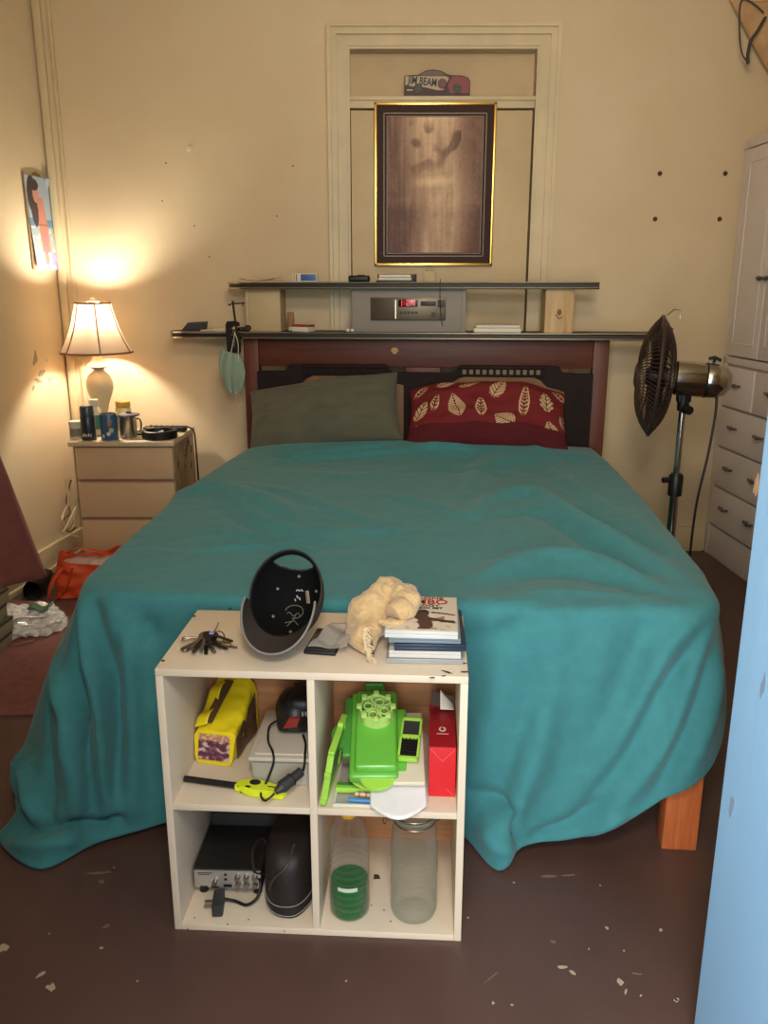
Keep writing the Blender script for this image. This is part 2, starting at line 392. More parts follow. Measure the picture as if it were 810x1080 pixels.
# ---------------------------------------------------------------- the teal sheet
def make_sheet():
    Epts = [B(-.755, 1.90, .600), B(-.785, 1.55, .605), B(-.80, 1.0, .612), B(-.785, .55, .605), B(-.77, .25, .602), B(-.745, .02, .595), B(-.62, -.035, .602),
            B(-.35, -.04, .606), B(0, -.04, .606), B(.30, -.04, .606), B(.57, -.04, .606), B(.735, -.005, .604), B(.785, .18, .602), B(.80, .55, .606), B(.80, 1.0, .612), B(.79, 1.55, .612), B(.775, 1.93, .600)]
    Et = [0, .07, .15, .22, .28, .345, .39, .44, .50, .55, .60, .655, .71, .77, .84, .92, 1]
    Hpts = [(-.80, 3.80, .30), (-.93, 3.4, .20), (-.96, 2.8, .06), (-.980, 2.40, .025), (-.988, 2.10, .03), (-.985, 1.95, .025), (-.925, 1.83, .022), (-.945, 1.765, .008), (-.80, 1.652, .006), (-.70, 1.735, .010), (-.60, 1.775, .02),
            (-.50, 1.81, .03), (-.20, 1.87, .05), (.10, 1.865, .05), (.205, 1.745, .016), (.265, 1.648, .006), (.325, 1.690, .035), (.45, 1.70, .052), (.55, 1.69, .10), (.64, 1.69, .162), (.735, 1.69, .230), (.81, 1.78, .30), (.88, 2.02, .36), (.92, 2.6, .33), (.96, 3.2, .32), (1.0, 3.75, .33)]
    Ht = [0, .07, .15, .22, .285, .308, .325, .342, .365, .385, .405, .425, .49, .535, .553, .568, .580, .597, .612, .627, .648, .672, .71, .79, .88, 1]
    def interp(T, P, t):
        T = np.array(T); P = np.array([tuple(p) for p in P])
        # smooth monotone-ish: Catmull-Rom on non-uniform keys
        m = np.zeros_like(P)
        m[1:-1] = (P[2:]-P[:-2])/(T[2:]-T[:-2])[:, None]
        m[0] = (P[1]-P[0])/(T[1]-T[0]); m[-1] = (P[-1]-P[-2])/(T[-1]-T[-2])
        k = np.clip(np.searchsorted(T, t, 'right')-1, 0, len(T)-2)
        h = (T[k+1]-T[k])[:, None]; s = ((t-T[k])[:, None])/h
        return (2*s**3-3*s**2+1)*P[k] + (s**3-2*s**2+s)*h*m[k] + (-2*s**3+3*s**2)*P[k+1] + (s**3-s**2)*h*m[k+1]
    NU, NT, NS = 420, 70, 84
    t = np.linspace(0, 1, NU)
    E = interp(Et, Epts, t); H = interp(Ht, Hpts, t)
    # centre spine: side stations go straight across, the foot fans out
    loc = (np.c_[E[:, 0]-BO.x, E[:, 1]-BO.y]) @ np.array([[math.cos(-BA), math.sin(-BA)], [-math.sin(-BA), math.cos(-BA)]])
    ys = np.clip(loc[:, 1], 0.62, 2.0)
    ys = 0.5*(ys+ys[::-1])
    S = np.array([tuple(B(0, y, 0.618)) for y in ys])
    P = np.zeros((NU, NT+NS, 3))
    for j in range(NT):
        f = j/(NT-1)
        P[:, j] = S*(1-f) + E*f
        P[:, j, 2] = 0.612 + 0.004*(1-f)
    dH = H-E; 
    for j in range(NS):
        f = (j+1)/NS
        # leaves the edge outwards, then falls; cloth lies on the floor at the end where the hem is low and far
        hor = f + 0.10*math.sin(math.pi*f)*np.ones(NU)
        far = np.clip((np.hypot(dH[:, 0], dH[:, 1])-0.10)/0.20, 0, 1)
        low = np.clip((0.06-H[:, 2])/0.05, 0, 1)
        k = far*low*np.clip((t-0.30)/0.03, 0, 1)
        fx = hor*(1-k) + k*(0.72*f + 0.28*f**6)
        fz = f*(1-k) + k*(1-(1-f)**1.25)
        fz = np.minimum(fz, 1)
        P[:, NT+j, 0] = E[:, 0] + dH[:, 0]*fx
        P[:, NT+j, 1] = E[:, 1] + dH[:, 1]*fx
        P[:, NT+j, 2] = E[:, 2] + dH[:, 2]*fz
    loc_y = lambda x, y: -(x-BO.x)*math.sin(-BA)*-1*-1 + (y-BO.y)*math.cos(BA) if False else (BM_.inverted() @ Vector((x, y, 0))).y
    # gentle body hollows on the top
    for i in range(NU):
        for j in range(0, NT):
            x, y = P[i, j, 0], P[i, j, 1]
            yl = loc_y(x, y); P[i, j, 2] += 0.050*math.exp(-((yl-1.72)/0.13)**2)*(1-(j/(NT-1))**4)
            P[i, j, 2] += 0.008*noise.noise(Vector((x*2.1, y*1.7, 3.1))) + 0.010*math.exp(-((x+.35)/.3)**2-((y-2.75)/.35)**2) + 0.012*math.exp(-((x-.35)/.25)**2-((y-2.45)/.3)**2)
    def smooth(P, it, j0, j1):
        for _ in range(it):
            Q = P.copy()
            Q[:, 1:-1] = 0.5*P[:, 1:-1] + 0.25*(P[:, :-2]+P[:, 2:])
            W = np.zeros((1, P.shape[1], 1)); W[0, j0:j1] = 1
            P = P*(1-W) + Q*W
        return P
    P = smooth(P, 7, NT-12, NT+12)
    def normals(P):
        du = np.gradient(P, axis=0); dv = np.gradient(P, axis=1)
        n = np.cross(dv, du); n /= (np.linalg.norm(n, axis=2, keepdims=True)+1e-9)
        return n
    def fwd(P):
        n = normals(P)
        # outward on skirt: away from bed centre; up on top
        c = np.array(tuple(B(0, 1.0, 0.3)))
        if np.mean(np.sum(n[:, :NT-5]*np.array([0, 0, 1]), axis=2)) < 0: n = -n
        return n
    # cast picture points on to the base cloth to find where each fold lies
    verts = [Vector(p) for p in P.reshape(-1, 3)]
    W = NT+NS
    faces = [(i*W+j, (i+1)*W+j, (i+1)*W+j+1, i*W+j+1) for i in range(NU-1) for j in range(W-1)]
    bvh = BVHTree.FromPolygons(verts, faces)
    def cast(pl):
        out = []
        for px, py in pl:
            d = ray(px, py).normalized(); h = bvh.ray_cast(Vector((0, 0, EYE)), d)
            if h[0] is not None: out.append(h[0])
        return out
    folds = [
        # front right: creases running down and left from the corner
        ([(746, 651), (715, 700), (694, 731), (660, 796), (618, 853)], -.011, .022), ([(738, 650), (700, 700), (676, 740), (640, 800), (600, 850)], .010, .035),
        ([(747, 655), (735, 700), (715, 760), (690, 800), (640, 862)], .012, .026),
        ([(746, 677), (729, 746), (694, 834), (660, 876)], -.010, .020), ([(756, 690), (745, 760), (715, 830), (680, 866)], .009, .026),
        ([(648, 670), (640, 730), (625, 804), (600, 870)], -.006, .045), ([(572, 700), (545, 770), (522, 827), (505, 850)], -.014, .05), ([(600, 690), (580, 770), (560, 840)], .008, .05),
        ([(496, 838), (520, 848), (538, 865), (546, 890)], -.016, .018), ([(505, 870), (522, 885), (530, 905)], .010, .03),
        ([(560, 885), (600, 870), (640, 845)], -.010, .016), ([(570, 893), (620, 880), (660, 858)], .007, .014),
        ([(575, 636), (545, 655), (525, 680)], -.005, .03), ([(496, 655), (530, 645), (575, 632)], .005, .03),
        # top right: tension ridges to the corner
        ([(500, 545), (518, 529), (563, 524), (612, 553), (676, 588), (746, 632)], .013, .040), ([(522, 546), (565, 540), (610, 566), (668, 600), (730, 632)], -.008, .035),
        ([(505, 612), (523, 603), (573, 588), (622, 593), (676, 610), (741, 637)], .010, .040), ([(540, 612), (590, 604), (640, 612), (700, 630)], -.006, .04),
        ([(494, 524), (508, 494), (548, 482)], .008, .045), ([(560, 480), (620, 520), (690, 570), (735, 610)], .007, .035), ([(590, 530), (640, 556), (700, 590)], -.006, .02),
        ([(470, 632), (520, 632), (575, 625), (640, 628), (700, 634)], .004, .03), ([(590, 500), (640, 530), (690, 580)], -.005, .03),
        # top left: hump and small fan of creases
        ([(150, 552), (175, 530), (193, 521), (233, 519), (272, 531), (300, 545)], .014, .060), ([(150, 505), (203, 494), (228, 480)], .006, .05),
        ([(233, 524), (272, 548), (317, 561), (361, 568)], .005, .018), ([(225, 535), (262, 556), (310, 571), (370, 578)], -.004, .015), ([(208, 583), (250, 578), (300, 578)], .004, .015),
        ([(215, 560), (260, 566), (330, 582)], .004, .014), ([(250, 510), (300, 520), (360, 540), (400, 552)], .005, .03), ([(330, 555), (380, 562), (440, 560)], .004, .02), ([(300, 498), (360, 503), (430, 500)], .004, .05),
        # bunched under the pillows
        ([(236, 478), (290, 482), (345, 477), (415, 468)], -.008, .012), ([(232, 484), (290, 489), (350, 484), (430, 474)], .007, .018), ([(440, 470), (500, 473), (560, 468), (598, 470)], .007, .022), ([(560, 470), (590, 490), (612, 520)], .005, .02),
        ([(420, 500), (470, 496), (540, 505)], -.004, .03), ([(395, 520), (440, 530), (490, 545)], .005, .03),
        # left drape
        ([(74, 637), (66, 690), (74, 740), (78, 790), (84, 850)], .020, .026), ([(82, 650), (84, 720), (92, 780), (98, 850)], -.024, .022),
        ([(88, 640), (98, 690), (106, 740), (108, 810), (118, 860)], .022, .024), ([(102, 645), (112, 700), (118, 760), (122, 830)], -.016, .020),
        ([(50, 690), (38, 740), (36, 800), (46, 870)], .020, .024), ([(58, 700), (52, 750), (50, 810), (50, 870)], -.022, .018), ([(118, 640), (134, 690), (140, 760), (140, 850)], .014, .03),
        ([(36, 690), (24, 750), (16, 810)], -.012, .02), ([(70, 868), (100, 874), (120, 868)], -.012, .02), ([(150, 650), (165, 680)], -.008, .03),
        ([(12, 890), (40, 893), (80, 882)], .012, .02),
        ([(62, 660), (46, 720), (30, 790), (24, 840)], .016, .026), ([(128, 660), (124, 720), (126, 790), (120, 850)], -.014, .018), ([(108, 870), (122, 862), (128, 872)], -.014, .012),
        ([(20, 880), (60, 872), (100, 868)], -.012, .012), ([(150, 690), (152, 760), (158, 830)], -.008, .03),
        ([(520, 650), (530, 700), (520, 770), (500, 820)], .007, .05), ([(610, 655), (600, 720), (590, 800), (570, 870)], -.007, .035), ([(680, 650), (670, 700), (650, 760)], -.007, .03),
        ([(640, 640), (636, 700), (628, 760)], .005, .03), ([(728, 655), (700, 680), (680, 720)], .006, .02),
    ]
    n = fwd(P); D = np.zeros(P.shape[:2])
    for pl, amp, w in folds:
        amp *= 2.4 if pl[0][1] > 630 else 2.9
        c = cast(pl)
        if len(c) < 2: continue
        c = spline(c, 40); c = np.array([tuple(v) for v in c])
        dmin = np.full(P.shape[:2], 9.0); who = np.zeros(P.shape[:2])
        lo = c.min(0)-0.2; hi = c.max(0)+0.2
        near = np.all((P > lo) & (P < hi), axis=2); Q = P[near]; dn = np.full(len(Q), 9.0); wn = np.zeros(len(Q))
        for q in range(len(c)-1):
            ab = c[q+1]-c[q]; L2 = max(1e-12, float(ab @ ab))
            s_ = np.clip(((Q-c[q]) @ ab)/L2, 0, 1)
            dist = np.linalg.norm(Q-c[q]-s_[:, None]*ab, axis=1)
            wn = np.where(dist < dn, (q+s_)/(len(c)-1), wn); dn = np.minimum(dn, dist)
        dmin[near] = dn; who[near] = wn
        fade = np.clip(np.minimum(who+0.15, 1.15-who)*2.2, 0.0, 1)
        D += amp*fade*np.exp(-(dmin/w)**2)
    # side folds out of the photograph's sight and fine crumple
    jj = np.clip((np.arange(W)-NT)/NS, 0, 1)[None, :]
    side = np.clip((0.30-t)/0.06, 0, 1) + np.clip((t-0.72)/0.05, 0, 1)
    D += (side*0.5*(np.sin(t*190)+0.6*np.sin(t*83+1)))[:, None]*0.022*jj**0.8
    fr = np.exp(-((t-0.48)/0.05)**2)
    D += (fr*np.sin(t*150))[:, None]*0.010*jj
    for i in range(NU):
        for j in range(W):
            p = P[i, j]
            D[i, j] += 0.0022*noise.noise(Vector((p[0]*9+2, p[1]*16, p[2]*9))) + 0.0010*noise.noise(Vector((p[0]*22, p[1]*30, p[2]*22)))
    P = P + n*D[..., None]
    P[..., 2] = np.maximum(P[..., 2], 0.006)
    b = MB(); bm = b.bm
    vs = [[bm.verts.new(P[i, j]) for j in range(W)] for i in range(NU)]
    for i in range(NU-1):
        for j in range(W-1):
            bm.faces.new((vs[i][j], vs[i+1][j], vs[i+1][j+1], vs[i][j+1]))
    bmesh.ops.remove_doubles(bm, verts=[vs[i][0] for i in range(NU)], dist=0.0004)
    # head flap: join the two ends across under the pillows
    return b
m_teal = M('teal_cotton', (66, 130, 134), 0.85, var=0.10, scale=30, bump=0.05, bscale=500, sheen=0.15, spec=0.2)
sh = make_sheet().build('bed_sheet', m_teal, angle=180, solid=0.003, off=0.0)
tag(sh, 'teal green sheet draped over the bed and trailing on the floor', 'sheet')

# ---------------------------------------------------------------- pillows
def pillow_mesh(w, h, th, seed, nu=120, nv=80, arch=0.0):
    b = MB(); bm = b.bm; rnd = Vector((seed*3.1, seed*1.7, 0))
    def pt(a, c, s):
        x = (a*2-1); y = (c*2-1)
        prof = max(0.0, (1-abs(x)**2.6)*(1-abs(y)**2.6))**0.55
        px = x*w/2*(1-0.07*(1-abs(x))*0 - 0.045*(1-y*y)*abs(x)**6)
        py = y*h/2*(1-0.06*(1-x*x)*abs(y)**6)*(1-arch*abs(x)**3*(y > 0))
        z = s*th/2*prof + 0.030*noise.noise(Vector((px*6, py*6, s)) + rnd)*prof + 0.022*noise.noise(Vector((px*7+py*9, py*16-px*5, s*2)) + rnd)*prof
        return Vector((px, py, z))
    top = [[bm.verts.new(pt(i/(nu-1), j/(nv-1), 1)) for j in range(nv)] for i in range(nu)]
    bot = [[(top[i][j] if i in (0, nu-1) or j in (0, nv-1) else bm.verts.new(pt(i/(nu-1), j/(nv-1), -1))) for j in range(nv)] for i in range(nu)]
    for i in range(nu-1):
        for j in range(nv-1):
            bm.faces.new((top[i][j], top[i+1][j], top[i+1][j+1], top[i][j+1]))
            try: bm.faces.new((bot[i][j], bot[i][j+1], bot[i+1][j+1], bot[i+1][j]))
            except ValueError: pass
    return b
def bed_rot(tilt, roll, yaw=0.0):
    return (Matrix.Rotation(BA+yaw, 4, 'Z') @ Matrix.Rotation(roll, 4, 'Y') @ Matrix.Rotation(tilt, 4, 'X')).to_euler()
m_gp = M('grey_green_pillowcase', (92, 90, 74), 0.9, var=0.12, scale=14, bump=0.08, bscale=40, sheen=0.1)
o = pillow_mesh(0.69, 0.36, 0.19, 1, arch=0.04).build('pillow', m_gp, angle=180, loc=B(-0.432, 1.850, 0.760), rot=bed_rot(R(50), R(-8)))
tag(o, 'plain grey green pillow leaning on the left half of the headboard', 'pillow', 'pillows')
m_rp = M_paint('leaf_print_pillowcase', 0.85, 0.2)
rp = pillow_mesh(0.70, 0.37, 0.21, 4, 260, 170, arch=0.22).build('pillow', m_rp, angle=180, loc=B(0.290, 1.840, 0.757), rot=bed_rot(R(42), R(1.0)))
LEAVES = [(-.285, .02, .045, .11, -25, 0), (-.225, .055, .03, .085, -12, 1), (-.135, .03, .062, .125, 18, 2), (-.03, .02, .042, .105, 3, 1), (.045, .13, .06, .115, -28, 0), (.155, .06, .038, .165, -6, 1), (.25, .075, .055, .10, 5, 3),
          (.07, -.035, .07, .095, 60, 2), (-.08, .155, .035, .115, -62, 0), (-.18, .175, .035, .10, -70, 2), (.27, -.055, .05, .08, 20, 2), (.325, .0, .03, .08, 12, 1), (-.32, -.08, .03, .08, -40, 0), (.31, .15, .035, .07, 60, 1), (-.29, .14, .03, .09, -40, 1)]
def leaf_col(c):
    red, pale = (112, 36, 38), (198, 170, 130)
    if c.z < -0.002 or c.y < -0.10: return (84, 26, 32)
    for (lx, ly, w, h, a, kind) in LEAVES:
        ly -= 0.045
        ca, sa = math.cos(R(a)), math.sin(R(a))
        dx, dy = c.x-lx, c.y-ly
        x = dx*ca+dy*sa; y = -dx*sa+dy*ca
        v = y/(h/2)
        if abs(v) > 1: continue
        half = w/2*(1-v*v)**0.8*(1.15-0.35*v)
        if kind == 3: half *= 0.55+0.45*abs(math.cos(v*7))
        if kind == 0: half *= 0.78+0.22*abs(math.cos(v*13))
        if abs(x) < half:
            if abs(x) < 0.0022: return red
            if kind == 1:
                return pale if (abs(x) > half*0.72 or abs(((y-abs(x)*0.9)/0.017) % 1) < 0.42) else red
            if kind == 2:
                return red if abs(((y-abs(x)*0.8)/0.012) % 1) < 0.26 else pale
            return red if abs(((y-abs(x)*1.0)/0.02) % 1) < 0.25 else pale
    return red
paint(rp, leaf_col)
tag(rp, 'dark red pillow printed with cream leaves on the right of the bed', 'pillow', 'pillows')
# ================================================================ shelf over the headboard
m_chrome = M('polished_chrome', (200, 196, 188), 0.16, metal=1.0)
m_brown = M('dark_brown_board', (40, 28, 21), 0.5, var=0.2, scale=6)
m_grey = M('grey_painted_box', (142, 134, 124), 0.6, var=0.05)
m_white = M('white_card', (222, 212, 194), 0.6)
m_black = M('black_plastic', (20, 19, 19), 0.45)
m_dgrey = M('dark_grey_plastic', (52, 50, 50), 0.5)
m_cream_box = M('cream_painted_ply', (196, 172, 128), 0.6, var=0.12, scale=8)
m_paleply = M('pale_pine_offcut', (204, 168, 118), 0.55, var=0.25, scale=8, stretch=(6, 6, 0.7))
hs = thing('headboard_shelf', 'two tier dark shelf with chrome edging standing on the headboard', 'shelf', B(0, 2.075, 1.081), BA)
def board(z, x0, x1, y0, y1, name, lab):
    out = [(x1, y0), (x1, y1), (x0+0.10, y1)] + [(x0+0.10+0.10*math.cos(R(a)), (y0+y1)/2+(y1-y0)/2*math.sin(R(a))) for a in range(100, 261, 20)] + [(x0+0.10, y0)]
    b = MB(); b.prism(out, z, z+0.030, axis='z', bev=0.003); o = b.build(name, m_brown, hs); o['label'] = lab
    for zz in (z+0.0035, z+0.0265):
        b = MB(); pts = [Vector((x1, y0-0.001, zz)), Vector((x0+0.10, y0-0.001, zz))] + [Vector((x0+0.10+0.101*math.cos(R(a)), (y0+y1)/2+((y1-y0)/2+0.001)*math.sin(R(a)), zz)) for a in range(260, 99, -16)]
        b.tube(pts, 0.0048, 8); b.build('edge_trim', m_chrome, o)
board(0.0, -1.185, 1.03, -0.085, 0.115, 'lower_board', 'lower dark board with rounded end and chrome trim')
board(0.219, -0.90, 0.765, -0.075, 0.115, 'upper_board', 'upper dark board with rounded end and chrome trim')
b = MB(); b.bx(-0.80, -0.655, -0.03, 0.10, 0.030, 0.219, 0.002); b.bx(-0.815, -0.80, -0.035, 0.10, 0.030, 0.219, 0.002); o = b.build('support_box', m_cream_box, hs)
b = MB(); b.prism([(0.535, -0.03), (0.54, -0.05), (0.575, -0.058), (0.64, -0.055), (0.665, -0.04), (0.665, 0.10), (0.535, 0.10)], 0.030, 0.219, axis='z', bev=0.002); o = b.build('support_block', m_paleply, hs); o['label'] = 'pale pine block holding up the right end'
b = MB(); b.ball((0.60, -0.056, 0.12), 0.011, (1, 0.25, 1.3), 12); b.tube([(0.585, -0.058, 0.11), (0.60, -0.058, 0.092), (0.615, -0.058, 0.10)], 0.0025, 6); b.build('knot_mark', M('knot_brown', (120, 84, 48), 0.6), o)
b = MB(); b.bx(-0.325, 0.180, -0.045, 0.10, 0.030, 0.2185, 0.004); cs = b.build('stereo_case', m_grey, hs); cs['label'] = 'grey box filling the middle of the shelf'
b = MB(); b.bx(0.172, 0.19, -0.050, 0.10, 0.030, 0.2185, 0.003); b.build('case_edge', m_grey, cs)
b = MB(); b.bx(-0.238, 0.100, -0.056, -0.03, 0.083, 0.182, 0.004); rd = b.build('radio', M('bronze_radio_face', (92, 78, 58), 0.35, metal=0.5, var=0.1), hs); rd['label'] = 'brown car radio with red clock digits set in the grey box'
b = MB()
for k in range(9): b.bx(-0.226, -0.136, -0.0585, -0.055, 0.093+k*0.009, 0.0965+k*0.009, 0.0008)
b.build('speaker_grille', M('grille_brown', (66, 54, 38), 0.5), rd)
b = MB(); b.bx(-0.126, -0.122, -0.060, -0.055, 0.090, 0.172); b.build('tuner_bar', M('lit_bar', (240, 232, 210), 0.4, emit=0.7), rd)
b = MB(); b.bx(-0.112, -0.026, -0.0585, -0.055, 0.142, 0.174, 0.001); b.build('clock_window', M('clock_black', (26, 14, 12), 0.2), rd)
m_led = M('red_clock_digits', (255, 40, 44), 0.4, emit=1.5)
SEG = {'1': 'bc', '2': 'abged', '4': 'fgbc'}
def seven(ch, x, z, w, h, th, b):
    S = {'a': (x, x+w, z+h-th, z+h), 'g': (x, x+w, z+h/2-th/2, z+h/2+th/2), 'd': (x, x+w, z, z+th), 'b': (x+w-th, x+w, z+h/2, z+h), 'c': (x+w-th, x+w, z, z+h/2), 'f': (x, x+th, z+h/2, z+h), 'e': (x, x+th, z, z+h/2)}
    for s in SEG[ch]: q = S[s]; b.bx(q[0], q[1], -0.0597, -0.0585, q[2], q[3])
b = MB(); seven('1', -0.110, 0.1465, 0.015, 0.024, 0.0030, b); b.bx(-0.0875, -0.0845, -0.0597, -0.0585, 0.152, 0.155); b.bx(-0.0875, -0.0845, -0.0597, -0.0585, 0.162, 0.165)
seven('2', -0.077, 0.1465, 0.015, 0.024, 0.0030, b); seven('4', -0.053, 0.1465, 0.015, 0.024, 0.0030, b); b.build('clock_digits', m_led, rd)
b = MB(); b.bx(-0.012, 0.056, -0.0585, -0.055, 0.146, 0.166, 0.001); b.build('tape_slot', m_black, rd)
b = MB(); b.bx(0.064, 0.094, -0.060, -0.055, 0.140, 0.172, 0.001); b.build('preset_button', m_dgrey, rd)
for i, x in enumerate((-0.105, -0.088, -0.071, -0.054, -0.037)):
    b = MB(); b.bx(x, x+0.012, -0.060, -0.055, 0.112, 0.122, 0.001); b.build('push_button', m_dgrey, rd)
b = MB(); b.cyl((0.045, -0.054, 0.108), (0.045, -0.068, 0.108), 0.011, 0.010, 18); b.build('tuning_knob', m_dgrey, rd)
b = MB(); b.tube(spline([(0.075, -0.09, 0.262), (0.074, -0.088, 0.20), (0.078, -0.066, 0.12), (0.082, -0.063, 0.085), (0.088, -0.07, 0.060)], 24), 0.0016, 6); b.build('aerial_wire', m_black, rd)

# ---------------------------------------------------------------- things on the two shelf boards
def on_shelf(px, tier, yl=2.03):
    """bed-frame x of picture column px on a shelf board; returns world point on the board top"""
    zt = 1.081 + (0.031 if tier == 0 else 0.250)
    p = at_y(px, 352 if tier == 0 else 298, 3.85)
    q = BM_.inverted() @ p
    for _ in range(4):
        w_ = B(q.x, yl, zt); p = at_y(px, 352 if tier == 0 else 298, w_.y); q = BM_.inverted() @ p
    return B(q.x, yl, zt)
b = MB(); b.prism([(-0.055, 0), (0.052, 0), (0.060, 0.042), (-0.020, 0.038), (-0.035, 0.02)], -0.035, 0.035, bev=0.008)
tag(b.build('wallet', M('dark_slate_leather', (62, 62, 64), 0.5, bump=0.1, bscale=80), loc=on_shelf(205, 0, 2.06), rot=(0, 0, BA)), 'dark folded wallet on the rounded left end of the lower shelf', 'wallet')
b = MB(); b.prism([(-.075, -.04), (.05, -.045), (.06, .03), (-.05, .045)], 0, 0.006, axis='z'); b.prism([(-.04, -.05), (.075, -.03), (.055, .045), (-.05, .02)], 0.006, 0.010, axis='z')
tag(b.build('folded_paper', M('cream_paper', (216, 200, 162), 0.8), loc=on_shelf(231, 0, 2.06), rot=(0, 0, BA)), 'cream folded paper on the lower shelf between wallet and clamp', 'paper')
t = thing('spring_clip', 'small dark metal clip with chrome hinge beside the clamp', 'clip', on_shelf(258, 0, 2.05), BA)
b = MB(); b.bx(-0.03, 0.02, -0.012, 0.012, 0, 0.018, 0.004); b.cyl((0.02, -0.012, 0.014), (0.02, 0.012, 0.014), 0.014, n=14); b.build('body', m_black, t)
b = MB(); b.cyl((0.02, -0.014, 0.014), (0.02, -0.0125, 0.014), 0.006, n=12); b.cyl((-0.012, -0.014, 0.010), (-0.012, -0.012, 0.010), 0.004, n=10); b.build('hinge', m_chrome, t)
# C clamp gripping the lower board, a face mask hung on it
q = on_shelf(247, 0, 1.99); cx = (BM_.inverted() @ q).x
cl = thing('screw_clamp', 'dark iron clamp screwed on the left end of the lower shelf', 'clamp', B(cx, 1.975, 1.081), BA)
m_iron = M('dark_iron', (36, 28, 24), 0.5, metal=0.4, var=0.2, scale=20)
out = [(-0.03, -0.062), (0.03, -0.062), (0.032, -0.045), (-0.008, -0.035), (-0.008, 0.052), (0.012, 0.060), (0.03, 0.056), (0.03, 0.072), (0.015, 0.080), (-0.025, 0.078), (-0.032, 0.060)]
b = MB(); b.prism([(x*1.0, z) for x, z in out], -0.012, 0.006, bev=0.002); b.prism([(0.008, -0.045), (0.032, -0.045), (0.032, 0.0), (0.02, 0.012), (0.008, 0.0)], -0.010, 0.004, bev=0.002); b.build('frame', m_iron, cl)
words('casting_number', '2', 0.045, m_chrome, cl, (-0.001, -0.0125, 0.030), (R(90), 0, 0), 0.0004)
b = MB(); b.cyl((0.018, -0.003, 0.03), (0.004, -0.003, 0.168), 0.0048, n=10); b.cyl((0.018, -0.003, 0.03), (0.020, -0.003, 0.018), 0.009, n=12); b.build('screw', m_iron, cl)
b = MB(); b.tube([(-0.012, -0.003, 0.150), (0.004, -0.003, 0.155), (0.055, -0.006, 0.158)], 0.0028, 8); b.ball((-0.012, -0.003, 0.150), 0.005); b.ball((0.055, -0.006, 0.158), 0.005); b.build('tommy_bar', m_iron, cl)
mk = thing('face_mask', 'pale green face mask hanging by its loop from the clamp', 'face mask', B(cx-0.002, 1.955, 1.081), BA)
def maskpt(u, v):
    x = (u-0.5)*2; z = -0.058-0.185*v
    w = 0.046*(0.55+0.75*math.sin(min(1, v*1.15+0.15)*math.pi*0.82))*(1.0 if v < 0.86 else 1-(v-0.86)*3.2)
    return Vector((x*w-0.006+0.010*v, -0.010-0.016*(1-x*x)*math.sin(math.pi*min(1, v+0.1)) + 0.004*math.sin(x*9+v*5), z - 0.012*x*(1-v)))
b = MB(); b.grid(maskpt, 40, 40); b.build('mask_panel', M('pale_green_nonwoven', (138, 158, 140), 0.8, bump=0.1, bscale=60), mk, solid=0.004)
b = MB(); b.tube(spline([(0.030, -0.022, -0.10), (0.034, -0.026, -0.02), (0.022, -0.020, 0.022), (0.018, -0.016, 0.03), (0.012, -0.016, 0.0), (-0.005, -0.012, -0.062)], 30), 0.0018, 6); b.build('ear_loop', M('loop_elastic', (214, 206, 178), 0.7), mk)
b = MB(); b.tube(spline([(0.012, -0.014, -0.235), (0.030, -0.012, -0.262), (0.034, -0.010, -0.285), (0.024, -0.010, -0.300), (0.012, -0.010, -0.28), (0.008, -0.012, -0.24)], 26), 0.0016, 6); b.build('ear_loop', bpy.data.materials['loop_elastic'], mk)
m_kraft = M('kraft_card', (150, 116, 74), 0.75)
t = thing('hand_cream_tube', 'small tan tube standing behind the cigarette pack', 'tube', on_shelf(307, 0, 2.10), BA)
b = MB(); b.lathe([(0, 0.018), (0.016, 0.018), (0.017, 0.03), (0.016, 0.05)], 20); b.grid(lambda u, v: Vector(((0.016*math.cos(2*math.pi*u))*(1+0.05*v), 0.016*math.sin(2*math.pi*u)*(1-v), 0.05+0.035*v)), 20, 8, True); b.build('tube_body', m_kraft, t)
b = MB(); b.lathe([(0, 0), (0.011, 0), (0.012, 0.018), (0, 0.018)], 18); b.build('cap', m_white, t)
t = thing('cigarette_pack', 'white cigarette pack with a red band lying on the lower shelf', 'cigarette pack', on_shelf(320, 0, 2.045), BA+R(-22))
b = MB(); b.bx(-0.043, 0.043, -0.03, 0.03, 0, 0.030, 0.002); b.build('carton', m_white, t)
b = MB(); b.bx(-0.0435, 0.0435, -0.0305, 0.0305, 0.020, 0.0306, 0.002); b.build('lid_band', M('dull_red_print', (150, 66, 48), 0.5), t)
for i, px in enumerate((367, 371.5)):
    b = MB(); b.lathe([(0, 0), (0.007, 0.001), (0.009, 0.006), (0.007, 0.012), (0, 0.014)], 16)
    tag(b.build('white_bead', M('bead_white', (236, 228, 210), 0.4) if i == 0 else bpy.data.materials['bead_white'], loc=on_shelf(px, 0, 2.02), rot=(0, 0, BA)), ('small white bead at the foot of the grey stereo box, left of a pair', 'small white bead touching the grey stereo box, right of a pair')[i], 'bead', 'white beads by the stereo box')
t = thing('folded_cloth', 'folded white cloth lying on the lower shelf right of the stereo', 'cloth', on_shelf(524, 0, 2.05), BA)
for i, (z0, z1, w, y) in enumerate(((0, 0.020, 0.106, 0), (0.020, 0.034, 0.10, 0.004))):
    b = MB(); b.box((0.002*i, y, (z0+z1)/2), (2*w, 0.11, z1-z0), 0.008, seg=3); b.build('cloth_fold', m_white, t)
